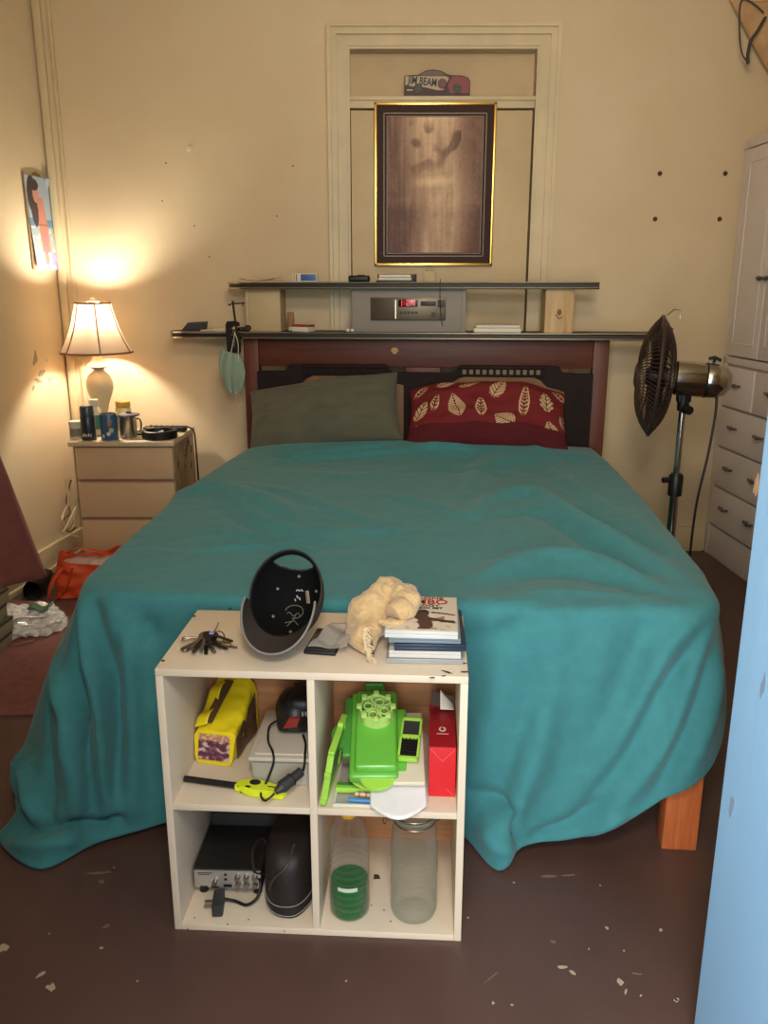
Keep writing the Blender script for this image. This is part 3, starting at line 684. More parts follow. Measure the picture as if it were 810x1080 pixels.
# upper board
t = thing('loose_papers', 'curling tan papers on the left end of the upper shelf', 'papers', on_shelf(276, 1, 2.06), BA)
for i, (dx, a, l) in enumerate(((-0.02, 0.12, 0.16), (0.015, -0.3, 0.18), (0.03, 0.5, 0.12))):
    b = MB(); b.grid(lambda u, v: Vector((dx+(u-0.5)*l, (v-0.5)*0.07, 0.004+i*0.004+0.012*abs(2*u-1)**2*(i != 1))), 12, 4); b.build('paper_sheet', m_kraft, t, solid=0.001, rot=(0, 0, a*0.4))
t = thing('card_box', 'small cream and blue packet on the upper shelf', 'packet', on_shelf(322, 1, 2.035), BA)
b = MB(); b.bx(-0.055, 0.055, -0.014, 0.014, 0, 0.036, 0.002); b.build('carton', m_white, t)
b = MB(); b.bx(-0.018, 0.052, -0.0146, 0.0, 0.005, 0.033, 0.0003); b.build('blue_print', M('blue_print', (62, 98, 150), 0.4), t)
b = MB(); b.bx(-0.040, -0.034, -0.0146, 0.0, 0.003, 0.034, 0.0003); b.bx(-0.050, -0.046, -0.0146, 0.0, 0.003, 0.034, 0.0003); b.build('stripe_print', m_kraft, t)
b = MB(); b.box((0, 0, 0.014), (0.095, 0.05, 0.028), 0.010, seg=3); b.box((0.01, 0, 0.029), (0.03, 0.03, 0.004), 0.0015)
tag(b.build('glasses_case', M('black_case_leather', (30, 24, 24), 0.5, bump=0.08, bscale=80), loc=on_shelf(379, 1, 2.04), rot=(0, 0, BA)), 'black rounded case on the upper shelf above the stereo', 'case')
t = thing('tray_of_cards', 'flat dark tray holding two white slabs on the upper shelf', 'tray', on_shelf(419, 1, 2.045), BA)
b = MB(); b.bx(-0.092, 0.085, -0.045, 0.045, 0, 0.006, 0.002); b.bx(-0.092, 0.085, 0.038, 0.045, 0, 0.034, 0.002); b.bx(0.078, 0.085, -0.045, 0.045, 0, 0.030, 0.002); b.build('tray', m_brown, t)
for z0, z1, w in ((0.0065, 0.018, 0.074), (0.019, 0.031, 0.071)):
    b = MB(); b.box((-0.008, -0.004, (z0+z1)/2), (2*w, 0.075, z1-z0), 0.003); b.build('white_slab', m_white, t)
t = thing('plug_adapter', 'small beige plug adapter on the upper shelf right of the tray', 'adapter', on_shelf(453, 1, 2.06), BA)
b = MB(); b.bx(-0.026, 0.026, -0.018, 0.018, 0, 0.046, 0.004); b.build('body', m_cream_box, t)
b = MB(); b.bx(-0.014, -0.010, -0.006, 0.006, 0.046, 0.052); b.bx(0.010, 0.014, -0.006, 0.006, 0.046, 0.052); b.build('pin', m_dgrey, t)

# ================================================================ picture, toy car board, poster
m_gold = M('thin_gold_frame', (222, 180, 92), 0.28, metal=0.9)
m_mount = M('dark_brown_mount', (58, 36, 28), 0.6, spec=0.25)
m_art = M_paint('sepia_print', 0.5, 0.3, coat=0.0)
pc = thing('framed_picture', 'tall gold framed picture with dark mount and faded sepia print', 'picture', (0.232, YW+0.014, 1.405), 0)
W2, HH = 0.276, 0.705
b = MB()
for (x0, x1, z0, z1) in ((-W2, -W2+0.011, 0, HH), (W2-0.011, W2, 0, HH), (-W2, W2, 0, 0.012), (-W2, W2, HH-0.011, HH)): b.bx(x0, x1, -0.022, 0.0, z0, z1, 0.002)
b.build('frame', m_gold, pc)
b = MB(); b.bx(-W2+0.009, W2-0.009, -0.010, -0.002, 0.009, HH-0.009); b.build('mount', m_mount, pc)
b = MB()
for k, (ix, iz, w) in enumerate(((0.042, 0.042, 0.004), (0.056, 0.055, 0.003))):
    x0, x1, z0, z1 = -W2+ix, W2-ix, iz, HH-iz
    for q in ((x0, x0+w, z0, z1), (x1-w, x1, z0, z1), (x0, x1, z0, z0+w), (x0, x1, z1-w, z1)): b.bx(q[0], q[1], -0.0125, -0.009, q[2], q[3])
b.build('mount_line', M('mount_line_tan', (140, 116, 92), 0.4), pc)
b = MB(); b.grid(lambda u, v: Vector((-W2+0.06+u*(2*W2-0.12), -0.0112, 0.06+v*(HH-0.12))), 90, 130); art = b.build('print', m_art, pc)
def art_col(c):
    x = c.x/(W2-0.06); z = (c.z-0.06)/(HH-0.12)
    N = lambda fx, fz, k: noise.noise(Vector((c.x*fx, c.z*fz, k)))
    sm = lambda a, b_, v: min(1, max(0, (v-a)/(b_-a)))
    streak = N(70, 5, 1); blot = N(24, 20, 5); fine = N(90, 80, 9)
    centre = 0.10+0.12*math.sin(z*5)
    fall = 1-sm(0.30, 0.75, abs(x-centre)+0.12*blot)          # pale water down the middle
    light = 0.30+0.42*fall+0.14*streak+0.12*blot+0.07*fine
    light += 0.20*sm(0.80, 1.0, z)*(1-abs(x))                    # pale sky at the top
    light -= 0.40*sm(0.05, 0.35, N(17, 15, 2))*sm(0.55, 0.70, z)*(1-sm(0.9, 1.0, z))*(abs(x) < 0.55)   # rock clumps
    light += 0.22*(1-sm(0.0, 0.05, abs(z-0.535-0.03*x)))*(1-sm(0.25, 0.5, abs(x+0.05)))              # bright ledge
    light -= 0.22*(1-sm(0.30, 0.40, z))*(1-0.6*fall)
    if x > 0.42: light -= 0.16*sm(0.42, 0.6, x)*(0.7+0.6*streak)
    if x < -0.6: light -= 0.14*sm(-0.6, -0.85, x)
    light = max(0.0, min(1, light))
    a, bb = (96, 60, 46), (236, 200, 158)
    return tuple(a[k]+(bb[k]-a[k])*light for k in range(3))
paint(art, art_col)

car = thing('toy_car_sign', 'flat cut out racing car sign, white and red, on the ledge above the picture', 'car sign', (0.2386, YW+0.008, 2.138), 0)
b = MB(); prof = [(-0.147, 0), (0.147, 0), (0.147, 0.07), (0.138, 0.088), (0.11, 0.098), (0.062, 0.100), (0.045, 0.103), (0.015, 0.121), (-0.02, 0.127), (-0.052, 0.122), (-0.088, 0.100), (-0.147, 0.098)]
S = 0.107/0.127; prof = [(x, z*S) for x, z in prof]
b.prism(prof, -0.004, 0.004, bev=0.001); b.build('backing_board', M('dark_maroon_card', (64, 32, 28), 0.5), car)
b = MB(); b.prism([(x, z*S) for x, z in ((0.058, 0.012), (0.142, 0.012), (0.143, 0.07), (0.134, 0.085), (0.11, 0.093), (0.068, 0.094), (0.045, 0.05))], -0.0058, -0.0038); b.build('red_bonnet', M('racing_red', (124, 34, 28), 0.4), car)
b = MB(); b.prism([(x, z*S) for x, z in ((-0.143, 0.052), (-0.115, 0.045), (-0.05, 0.040), (0.0, 0.026), (0.028, 0.028), (0.052, 0.085), (0.04, 0.094), (-0.143, 0.094))], -0.0056, -0.0038); b.build('white_door', M('door_cream', (178, 158, 130), 0.45), car)
b = MB(); b.prism([(x, z*S) for x, z in ((-0.084, 0.098), (-0.05, 0.117), (-0.02, 0.122), (0.012, 0.116), (0.038, 0.100), (0.03, 0.097))], -0.0056, -0.0038); b.build('window_strip', M('tinted_print', (84, 58, 44), 0.3), car)
for x in (-0.086, 0.088):
    b = MB(); b.cyl((x, -0.0036, 0.034*S), (x, -0.0075, 0.034*S), 0.020, n=24); w_ = b.build('wheel', m_black, car)
    b = MB()
    for k in range(6):
        a = k*math.pi/3; b.tube([(x, -0.008, 0.034*S), (x+0.013*math.cos(a), -0.008, 0.034*S+0.013*math.sin(a))], 0.002, 6)
    b.tube([(x+0.0145*math.cos(k*math.pi/10), -0.008, 0.034*S+0.0145*math.sin(k*math.pi/10)) for k in range(20)], 0.0016, 6, closed=True); b.build('wheel_rim', M('rim_grey', (120, 112, 100), 0.4), w_)
b = MB(); b.lathe([(0, 0), (0.021, 0), (0.019, 0.002), (0, 0.002)], 24, m=Matrix.Translation((0.022, -0.0055, 0.058*S)) @ Matrix.Rotation(R(90), 4, 'X')); b.build('roundel', M('roundel_maroon', (92, 40, 34), 0.4), car)
words('lettering', 'JIM BEAM', 0.044, m_black, car, (-0.066, -0.0062, 0.0575), (R(90), R(6), 0), 0.0004, 0.0012, sx=0.72)
b = MB(); b.bx(-0.137, -0.110, -0.0056, -0.0038, 0.021, 0.025); b.build('sill_print', m_white, car)

PW, PH = 0.200, 0.40
py0 = 3.886
po = thing('wall_poster', 'curled narrow poster of a long haired person on a beach taped to the left wall', 'poster', (xl(py0)+0.004, py0, 1.385), R(90)-LA)
m_post = M_paint('poster_print', 0.4, 0.5)
b = MB(); b.grid(lambda u, v: Vector((u*PW*(1-0.10*(1-v)) + 0.016*(1-v), -0.004-0.012*(1-v)**2-0.006*math.sin(u*math.pi)-0.012*(v > 0.9)*(v-0.9)*10*(u > 0.8), v*PH)), 70, 110)
pp = b.build('print', m_post, po, solid=0.0006)
def post_col(c):
    u = c.x/PW; v = c.z/PH
    n = noise.noise(Vector((c.x*40, c.z*40, 0)))
    col = (176, 192, 204) if v > 0.55 else ((104, 146, 178) if v > 0.47 else (172, 188, 190))
    if v < 0.47 and v > 0.2 and n > 0.15: col = (214, 218, 214)
    if v < 0.19: col = (168, 160, 216)
    if v < 0.19 and n > 0.2: col = (206, 190, 232)
    # figure: hair, face, dress
    bx = 0.50-0.10*(v-0.4)
    if 0.06 < v < 0.78 and abs(u-bx-0.04) < (0.19 if v < 0.5 else 0.17-0.25*max(0, v-0.62)): col = (212, 142, 124)
    if 0.17 < v < 0.42 and abs(u-bx-0.02) < 0.10+0.05*n: col = (204, 128, 128)
    if 0.03 < v < 0.19 and (abs(u-0.36) < 0.07 or abs(u-0.66) < 0.08): col = (238, 196, 214)
    if abs(v-0.485) < 0.006 and abs(u-bx-0.04) < 0.19: col = (176, 96, 84)
    if ((u-0.22)/0.18)**2+((v-0.80)/0.20)**2 < 1 or (((u-0.26)/0.13)**2+((v-0.66)/0.20)**2 < 1): col = (70, 56, 60)
    if ((u-0.36)/0.12)**2+((v-0.81)/0.095)**2 < 1: col = (214, 156, 134)
    if ((u-0.46)/0.09)**2+((v-0.71)/0.07)**2 < 1: col = (206, 144, 124)
    if ((u-0.32)/0.17)**2+((v-0.905)/0.06)**2 < 1: col = (66, 54, 58)
    return tuple(0.88*k_ for k_ in col)
paint(pp, post_col)
b = MB(); b.prism([(0.0, 0), (0.012, 0), (0.006, PH+0.01), (-0.006, PH+0.01)], -0.003, -0.001); b.prism([(0.06, PH-0.01), (0.16, PH-0.012), (0.13, PH+0.014), (0.10, PH+0.020), (0.075, PH+0.010)], -0.003, -0.001); b.prism([(0.20, PH-0.012), (0.235, PH-0.012), (0.232, PH+0.014)], -0.003, -0.001)
b.build('torn_backing', M('torn_brown_paper', (150, 118, 78), 0.8), po)

# ================================================================ bedside drawers
m_ns = M('pinkish_cream_laminate', (206, 172, 134), 0.5, var=0.10, scale=3)
m_nst = M('pale_drawer_top', (206, 184, 150), 0.45, var=0.10, scale=6)
NX0, NX1, NY0, NY1, NZ = -1.380, -0.930, 3.65, 4.06, 0.65
ns = thing('bedside_drawers', 'cream bedside chest of three drawers in the left corner', 'chest of drawers', ((NX0+NX1)/2, NY0, 0), 0)
hw = (NX1-NX0)/2
m_side = M('stained_side_panel', (196, 160, 120), 0.55, var=1, scale=7, rgb2=(126, 98, 74))
b = MB(); b.bx(-hw+0.012, hw-0.014, 0.02, NY1-NY0, 0.0, NZ-0.022, 0.003); b.build('carcass', m_ns, ns)
b = MB(); b.bx(hw-0.0135, hw-0.008, 0.012, NY1-NY0, 0.0, NZ-0.022, 0.001); o = b.build('side_panel', m_side, ns); o['label'] = 'right side panel with dark flower shaped stains'
rnd = random.Random(5)
m_stain = M('dark_flower_stain', (98, 78, 66), 0.7)
for k in range(8):
    y = 0.07+0.29*rnd.random(); z = 0.46+0.14*rnd.random(); pts = []
    for a in range(40):
        th = a*math.pi/20; rr = 0.015+0.007*math.cos(th*4+k); pts.append((y+rr*math.cos(th), z+1.2*rr*math.sin(th)))
    b = MB(); b.prism(pts, hw-0.0085, hw-0.0074, axis='x'); b.build('flower_stain', m_stain, ns)
b = MB(); b.bx(-hw-0.016, hw+0.002, -0.022, NY1-NY0, NZ-0.022, NZ, 0.006); b.build('top', m_nst, ns)
for z0, z1 in ((0.475, 0.622), (0.298, 0.460), (0.11, 0.284)):
    b = MB(); b.bx(-hw+0.004, hw-0.012, 0.0, 0.03, z0, z1, 0.006); b.build('drawer', m_ns, ns)
    b = MB(); b.bx(-hw+0.006, hw-0.014, 0.012, 0.022, z1, z1+0.010); b.build('drawer_gap', M('finger_groove', (150, 118, 92), 0.7) if z0 > .4 else bpy.data.materials['finger_groove'], ns)
b = MB(); b.bx(-hw+0.01, hw-0.016, 0.015, 0.03, 0, 0.10, 0.003); b.build('plinth', m_ns, ns)

# ================================================================ lamp
LX, LY = -1.322, 3.90
LAMP_BULB = (LX, LY, 1.135)
lp = thing('table_lamp', 'cream turned table lamp with bell shade, switched on', 'lamp', (LX, LY, NZ+0.0008), 0)
m_lampb = M('cream_lamp_base', (206, 190, 152), 0.35, var=0.08, scale=20)
b = MB(); b.lathe([(0, 0), (0.062, 0), (0.064, 0.012), (0.050, 0.024), (0.030, 0.032), (0.024, 0.05), (0.026, 0.09), (0.036, 0.135), (0.052, 0.175), (0.061, 0.205), (0.060, 0.232), (0.048, 0.262), (0.028, 0.280), (0.022, 0.288), (0.030, 0.296), (0.053, 0.304), (0.050, 0.310), (0.030, 0.326), (0.022, 0.342), (0.024, 0.356), (0.030, 0.366), (0.026, 0.374), (0.014, 0.378), (0, 0.378)], 36)
b.build('base', m_lampb, lp)
b = MB(); b.cyl((0, 0, 0.376), (0, 0, 0.48), 0.013, n=16); b.build('bulb_holder', m_gold, lp)
b = MB(); b.lathe([(0, 0.48), (0.012, 0.482), (0.018, 0.500), (0.026, 0.524), (0.025, 0.543), (0.014, 0.556), (0, 0.560)], 20); b.build('bulb', M('glowing_bulb', (255, 248, 232), 0.4, emit=820), lp)
b = MB()
for s in (-1, 1): b.tube(spline([(0, s*0.014, 0.40), (0, s*0.052, 0.45), (0, s*0.058, 0.51), (0, s*0.03, 0.575), (0, 0, 0.596)], 18), 0.0022, 6)
b.build('harp', m_gold, lp)
m_shade = bpy.data.materials.new('pleated_linen_shade'); m_shade.use_nodes = True
nt = m_shade.node_tree; pb = nt.nodes['Principled BSDF']; pb.inputs['Base Color'].default_value = lin((206, 178, 150)); pb.inputs['Roughness'].default_value = 0.9
tr = nt.nodes.new('ShaderNodeBsdfTranslucent'); tr.inputs['Color'].default_value = lin((226, 196, 160))
mx = nt.nodes.new('ShaderNodeMixShader'); mx.inputs['Fac'].default_value = 0.065
nt.links.new(pb.outputs['BSDF'], mx.inputs[1]); nt.links.new(tr.outputs['BSDF'], mx.inputs[2]); nt.links.new(mx.outputs['Shader'], nt.nodes['Material Output'].inputs['Surface'])
sp = [(0.158, 0.368), (0.148, 0.388), (0.128, 0.425), (0.110, 0.470), (0.096, 0.515), (0.085, 0.555), (0.078, 0.588)]
b = MB(); b.lathe(sp, 96, wav=lambda a, z: 1+0.006*math.cos(a*48)); b.build('shade', m_shade, lp, angle=180)
m_rib = M('shade_rib', (150, 104, 78), 0.8)
for k in range(6):
    a = math.pi/6 + k*math.pi/3 + 0.42
    b = MB(); b.tube([((r+0.0015)*math.cos(a), (r+0.0015)*math.sin(a), z) for r, z in sp], 0.0032, 6); b.build('shade_rib', m_rib, lp)
for r, z, nm in ((0.158, 0.368, 'bottom_rim'), (0.078, 0.588, 'top_rim')):
    b = MB(); b.tube([(r*math.cos(k*math.pi/24), r*math.sin(k*math.pi/24), z) for k in range(48)], 0.0046, 8, closed=True); b.build(nm, m_rib, lp)
b = MB(); b.lathe([(0, 0.594), (0.018, 0.596), (0.010, 0.604), (0.012, 0.612), (0, 0.618)], 16); b.build('finial', m_lampb, lp)
b = MB()
for k in range(3):
    a = k*2.094; b.tube([(0, 0, 0.595), (0.078*math.cos(a), 0.078*math.sin(a), 0.588)], 0.002, 6)
b.build('shade_spider', m_gold, lp)

# ---------------------------------------------------------------- on the drawers
def on_ns(px, y): p = at_y(px, 450, y); return Vector((p.x, y, NZ+0.0008))
m_plw = M('off_white_plastic', (208, 196, 168), 0.45); m_steel = M('brushed_steel', (176, 172, 164), 0.28, metal=1.0, var=0.1, scale=12)
t = thing('white_tub', 'small white tub nearest the wall on the bedside drawers', 'tub', on_ns(79.5, 3.71))
b = MB(); b.lathe([(0, 0), (0.027, 0), (0.028, 0.003), (0.027, 0.062), (0.024, 0.066), (0, 0.066)], 24); b.build('pot', m_plw, t)
b = MB(); b.lathe([(0.0292, 0.062), (0.0292, 0.078), (0.027, 0.080), (0, 0.080)], 24); b.build('lid', m_plw, t)
b = MB(); b.grid(lambda u, v: Vector((0.0284*math.sin((u-0.5)*1.8+0.3), -0.0284*math.cos((u-0.5)*1.8+0.3), 0.012+0.036*v)), 14, 2); b.build('paper_label', M('label_grey', (130, 122, 110), 0.6), t)
t = thing('spray_can', 'tall dark grey spray can with domed cap on the bedside drawers', 'spray can', on_ns(93, 3.685))
b = MB(); b.lathe([(0, 0), (0.030, 0), (0.032, 0.004), (0.032, 0.104), (0.029, 0.108), (0, 0.108)], 26); b.build('can', M('slate_can', (52, 58, 66), 0.35, metal=0.3), t)
b = MB(); b.lathe([(0.029, 0.108), (0.031, 0.110), (0.030, 0.146), (0.026, 0.152), (0, 0.154)], 26); b.build('cap', M('slate_cap', (66, 72, 80), 0.3), t)
b = MB()
for k in range(5): b.grid(lambda u, v: Vector((0.0325*math.sin(-0.6+k*0.28+u*0.16), -0.0325*math.cos(-0.6+k*0.28+u*0.16), 0.018+v*(0.010+0.004*(k % 2)))), 4, 2)
b.build('can_print', m_white, t)
t = thing('white_bottle', 'white capped bottle with green label behind the spray can', 'bottle', on_ns(101, 3.80))
b = MB(); b.lathe([(0, 0), (0.028, 0), (0.030, 0.004), (0.030, 0.11), (0.022, 0.128), (0.016, 0.132), (0, 0.132)], 24); b.build('bottle_body', m_plw, t)
b = MB(); b.lathe([(0.020, 0.130), (0.021, 0.160), (0.019, 0.164), (0, 0.164)], 20); b.build('cap', m_plw, t)
b = MB(); b.lathe([(0.0304, 0.03), (0.0304, 0.095)], 24); b.build('green_label', M('teal_print', (72, 128, 104), 0.45), t)
t = thing('blue_tin', 'blue tin with coloured print in front of the lamp', 'tin', on_ns(115, 3.69))
b = MB(); b.lathe([(0, 0), (0.036, 0), (0.037, 0.003), (0.037, 0.112), (0.035, 0.115), (0.033, 0.112), (0.033, 0.02), (0, 0.02)], 28); b.build('tin', M('blue_tin_print', (54, 88, 124), 0.35), t)
b = MB(); b.tube([(0.0365*math.cos(k*math.pi/14), 0.0365*math.sin(k*math.pi/14), 0.115) for k in range(28)], 0.0022, 6, closed=True); b.build('rim', m_steel, t)
for a, z, r, c in ((0.35, 0.075, 0.010, (170, 88, 92)), (0.55, 0.045, 0.011, (182, 172, 110)), (0.2, 0.030, 0.009, (206, 202, 190)), (-0.5, 0.02, 0.008, (200, 196, 186)), (0.6, 0.085, 0.007, (96, 130, 96))):
    b = MB(); b.grid(lambda u, v: Vector((0.0374*math.sin(a+(r/0.037)*v*math.cos(u*6.283)), -0.0374*math.cos(a+(r/0.037)*v*math.cos(u*6.283)), z+r*v*math.sin(u*6.283))), 14, 3, True); b.build('print_spot', M('tin_spot', c, 0.4), t)
t = thing('amber_jar', 'glass jar with a yellow lid behind the steel mug', 'jar', on_ns(131.5, 3.98))
b = MB(); b.lathe([(0, 0), (0.034, 0), (0.036, 0.004), (0.036, 0.098), (0.030, 0.106), (0, 0.106)], 26); b.build('jar_body', M('pale_cream_jar', (190, 180, 136), 0.2), t)
b = MB(); b.lathe([(0.033, 0.104), (0.0345, 0.106), (0.0345, 0.130), (0.031, 0.134), (0, 0.134)], 26); b.build('lid', M('mustard_lid', (190, 146, 62), 0.4), t)
t = thing('steel_mug', 'stainless steel mug with a dark lid resting on it', 'mug', on_ns(134, 3.76))
b = MB(); b.lathe([(0, 0), (0.040, 0), (0.042, 0.004), (0.042, 0.092), (0.044, 0.096), (0.040, 0.094), (0.039, 0.010), (0, 0.010)], 30); b.build('cup', m_steel, t)
b = MB(); b.tube(spline([(0.041, -0.004, 0.082), (0.062, -0.008, 0.080), (0.068, -0.010, 0.056), (0.062, -0.008, 0.030), (0.041, -0.004, 0.018)], 22), 0.0048, 8); b.build('handle', m_steel, t)
b = MB(); b.lathe([(0, 0.097), (0.048, 0.097), (0.050, 0.100), (0.046, 0.104), (0.012, 0.108), (0.010, 0.116), (0, 0.117)], 30, c=(0.012, 0, 0)); b.build('lid', m_dgrey, t)
t = thing('ashtray', 'round black ashtray with notched rim on the bedside drawers', 'ashtray', on_ns(168, 3.73))
b = MB(); b.lathe([(0, 0), (0.074, 0), (0.078, 0.004), (0.078, 0.034), (0.074, 0.037), (0.062, 0.036), (0.058, 0.012), (0, 0.010)], 40); b.build('bowl', m_black, t)
for a in (0.5, 1.6, 2.9, 5.1):
    b = MB(); b.box((0.069*math.cos(a), 0.069*math.sin(a), 0.036), (0.016, 0.012, 0.004), 0.001, m=None); b.build('rim_notch', m_dgrey, t)
b = MB(); b.cyl((-0.02, -0.01, 0.016), (0.012, 0.016, 0.028), 0.0045, n=10); o = b.build('cigarette_butt', m_white, None, loc=t.location); tag(o, 'white cigarette butt lying in the black ashtray', 'cigarette butt')
t = thing('remote_control', 'long black remote control lying behind the ashtray', 'remote control', on_ns(174, 3.90)+Vector((0, 0, 0)), R(-4))
b = MB(); b.box((0, 0, 0.013), (0.20, 0.05, 0.022), 0.007, seg=3); b.build('case', m_black, t)
for i in range(6):
    b = MB(); b.box((-0.07+i*0.026, 0, 0.025), (0.014, 0.026, 0.005), 0.002); b.build('button', m_dgrey, t)
t = thing('black_coaster', 'thin black coaster half under the ashtray and mug', 'coaster', on_ns(150, 3.845))
b = MB(); b.lathe([(0, 0), (0.05, 0), (0.052, 0.003), (0.05, 0.008), (0.045, 0.006), (0, 0.006)], 30); tag(t); b.build('disc', m_black, t)
b = MB(); b.lathe([(0.0515, 0.002), (0.0525, 0.004), (0.0515, 0.006)], 30); b.build('rubber_edge', m_dgrey, t)
b = MB(); b.tube(spline([(-1.04, 3.96, NZ+0.006), (-0.99, 3.965, NZ+0.012), (-0.945, 3.97, NZ+0.012), (-0.914, 3.97, NZ-0.01), (-0.908, 3.97, 0.57), (-0.905, 3.97, 0.40), (-0.91, 3.98, 0.2), (-0.905, 3.99, 0.02)], 50), 0.004, 8)
tag(b.build('charging_cable', m_black), 'black cord dropping down the right side of the bedside drawers', 'cable')
# tangled cords in the corner
m_cordw = M('ivory_cord', (206, 190, 150), 0.5); m_cordb = M('brown_cord', (112, 84, 58), 0.5)
for i, (mat_, pts, lb) in enumerate(((m_cordw, [(70, 505, 4.02), (72, 530, 4.02), (66, 545, 3.98), (70, 558, 3.92), (78, 545, 3.95), (80, 535, 4.0), (72, 552, 3.86), (66, 562, 3.8)], 'ivory cord looping down the corner beside the bedside drawers'),
                                     (m_cordb, [(75, 506, 4.05), (70, 528, 4.02), (74, 540, 4.0), (66, 550, 3.9), (72, 561, 3.84), (80, 556, 3.8)], 'brown cord tangled with the ivory one in the corner'),
                                     (m_cordw, [(82, 525, 4.05), (75, 538, 4.02), (79, 550, 3.95), (74, 562, 3.86), (82, 566, 3.8)], 'thin pale cord curling onto the floor behind the orange bag'))):
    b = MB(); b.tube(spline([at_y(x, y, 3.60+(d-3.8)*0.9) for x, y, d in pts], 60), (0.0055, 0.0045, 0.0035)[i], 7); tag(b.build('electric_cable', mat_), lb, 'cable')
# ================================================================ pedestal fan
fx, fy = 1.112, 3.10
fan = thing('pedestal_fan', 'black caged pedestal fan with chrome motor standing right of the bed', 'fan', (fx, fy, 0), 0)
m_cage = M('dark_bronze_wire', (78, 62, 54), 0.4, metal=0.6)
m_blade = M('dark_fan_blade', (52, 40, 36), 0.4, metal=0.3)
b = MB(); b.lathe([(0, 0), (0.20, 0), (0.205, 0.008), (0.19, 0.020), (0.10, 0.035), (0.035, 0.05), (0.03, 0.07), (0, 0.07)], 40); b.build('base', m_black, fan)
b = MB(); b.cyl((0, 0, 0.06), (0, 0, 0.62), 0.017, n=20); b.build('lower_pole', m_chrome, fan)
b = MB(); b.lathe([(0.012, 0.535), (0.026, 0.54), (0.027, 0.615), (0.020, 0.625), (0.012, 0.625)], 20); b.tube([(-0.02, 0, 0.60), (-0.052, -0.004, 0.60)], 0.011, 12); b.build('height_clamp', m_black, fan)
b = MB(); b.cyl((0, 0, 0.60), (0.0, 0, 0.880), 0.0125, n=18); b.build('upper_pole', m_chrome, fan)
hz = 0.983
b = MB(); b.cyl((0, 0, 0.865), (0, 0, 0.925), 0.020, 0.024, 18); b.box((0.0, 0, 0.920), (0.05, 0.035, 0.05), 0.008); b.build('tilt_bracket', m_black, fan)
b = MB(); b.cyl((0.0, -0.022, 0.875), (0.012, -0.048, 0.870), 0.018, 0.016, 16); b.build('tilt_knob', m_black, fan)
# head: axis points to -X (over the bed), a little away from the camera
HA = R(180-14)
hm = Matrix.Translation((-0.005, 0, hz)) @ Matrix.Rotation(HA, 4, 'Z') @ Matrix.Rotation(R(90-3), 4, 'Y')   # local z = forward
b = MB(); b.lathe([(0, -0.165), (0.030, -0.162), (0.052, -0.145), (0.062, -0.115), (0.064, -0.08), (0.062, -0.075), (0.064, -0.070), (0.064, 0.028), (0.058, 0.034), (0, 0.034)], 36, m=hm); b.build('motor_housing', m_chrome, fan)
b = MB(); b.lathe([(0.0635, -0.078), (0.0652, -0.0765), (0.0652, -0.0735), (0.0635, -0.072)], 36, m=hm)
b.bx(-0.002, 0.002, -0.0655, -0.060, -0.14, 0.03, m=hm); b.build('housing_seam', m_black, fan)
b = MB(); b.tube([hm @ Vector((-0.064, 0.0, -0.095)), hm @ Vector((-0.078, 0.0, -0.095))], 0.006, 10); b.tube([hm @ Vector((-0.078, 0, -0.075)), hm @ Vector((-0.084, 0, -0.095)), hm @ Vector((-0.074, 0, -0.118))], 0.009, 10, flat=0.7); b.build('oscillation_knob', m_black, fan)
RC = 0.218
def cage(sgn, n, depth, name, z0):
    b = MB()
    for k in range(n):
        a = 2*math.pi*k/n; tw = 0.22*sgn
        pts = []
        for i in range(9):
            f = i/8; r = 0.045 + (RC-0.045)*f
            zz = z0 + sgn*depth*(1-f**2.6)
            aa = a + tw*(1-f)
            pts.append(hm @ Vector((r*math.cos(aa), r*math.sin(aa), zz)))
        b.tube(pts, 0.0021, 5, caps=False)
    for r in (0.045, 0.10, 0.155):
        f = (r-0.045)/(RC-0.045)
        b.tube([hm @ Vector((r*math.cos(k*math.pi/24), r*math.sin(k*math.pi/24), z0+sgn*depth*(1-f**2.6))) for k in range(48)], 0.002, 6, closed=True)
    b.build(name, m_cage, fan)
cage(1, 84, 0.062, 'front_grille', 0.105)
cage(-1, 84, 0.060, 'rear_grille', 0.100)
b = MB(); b.tube([hm @ Vector((RC*math.cos(k*math.pi/32), RC*math.sin(k*math.pi/32), 0.1025)) for k in range(64)], 0.0065, 8, closed=True); b.build('grille_rim', m_cage, fan)
b = MB(); b.lathe([(0, 0.165), (0.046, 0.165), (0.048, 0.171), (0.03, 0.178), (0, 0.179)], 28, m=hm); b.build('grille_badge', m_chrome, fan)
for k in range(4):
    b = MB()
    a0 = k*math.pi/2+0.3
    def blade(u, v):
        r = 0.03+0.155*u; w = 0.35+0.75*u-0.35*u*u
        a = a0 + (v-0.5)*w*1.5
        return hm @ Vector((r*math.cos(a), r*math.sin(a), 0.095+(v-0.5)*0.055))
    b.grid(blade, 12, 10); b.build('blade', m_blade, fan, solid=0.002)
b = MB(); b.lathe([(0, 0.06), (0.034, 0.06), (0.034, 0.125), (0.026, 0.136), (0, 0.138)], 24, m=hm); b.build('hub', m_black, fan)
b = MB(); b.tube([hm @ Vector((-RC-0.004, 0.0, 0.09)), hm @ Vector((-RC-0.026, 0.004, 0.07)), hm @ Vector((-RC-0.026, 0.01, 0.05)), hm @ Vector((-RC+0.004, 0.012, 0.045))], 0.0022, 6); b.build('grille_clip', m_chrome, fan)
b = MB(); b.tube(spline([(0.110, -0.03, hz-0.055), (0.112, -0.03, 0.85), (0.100, -0.03, 0.70), (0.075, -0.03, 0.50), (0.07, -0.03, 0.25), (0.085, 0.00, 0.06), (0.12, 0.06, 0.01), (0.14, 0.20, 0.006)], 60), 0.0050, 8); b.build('power_cord', m_black, fan)

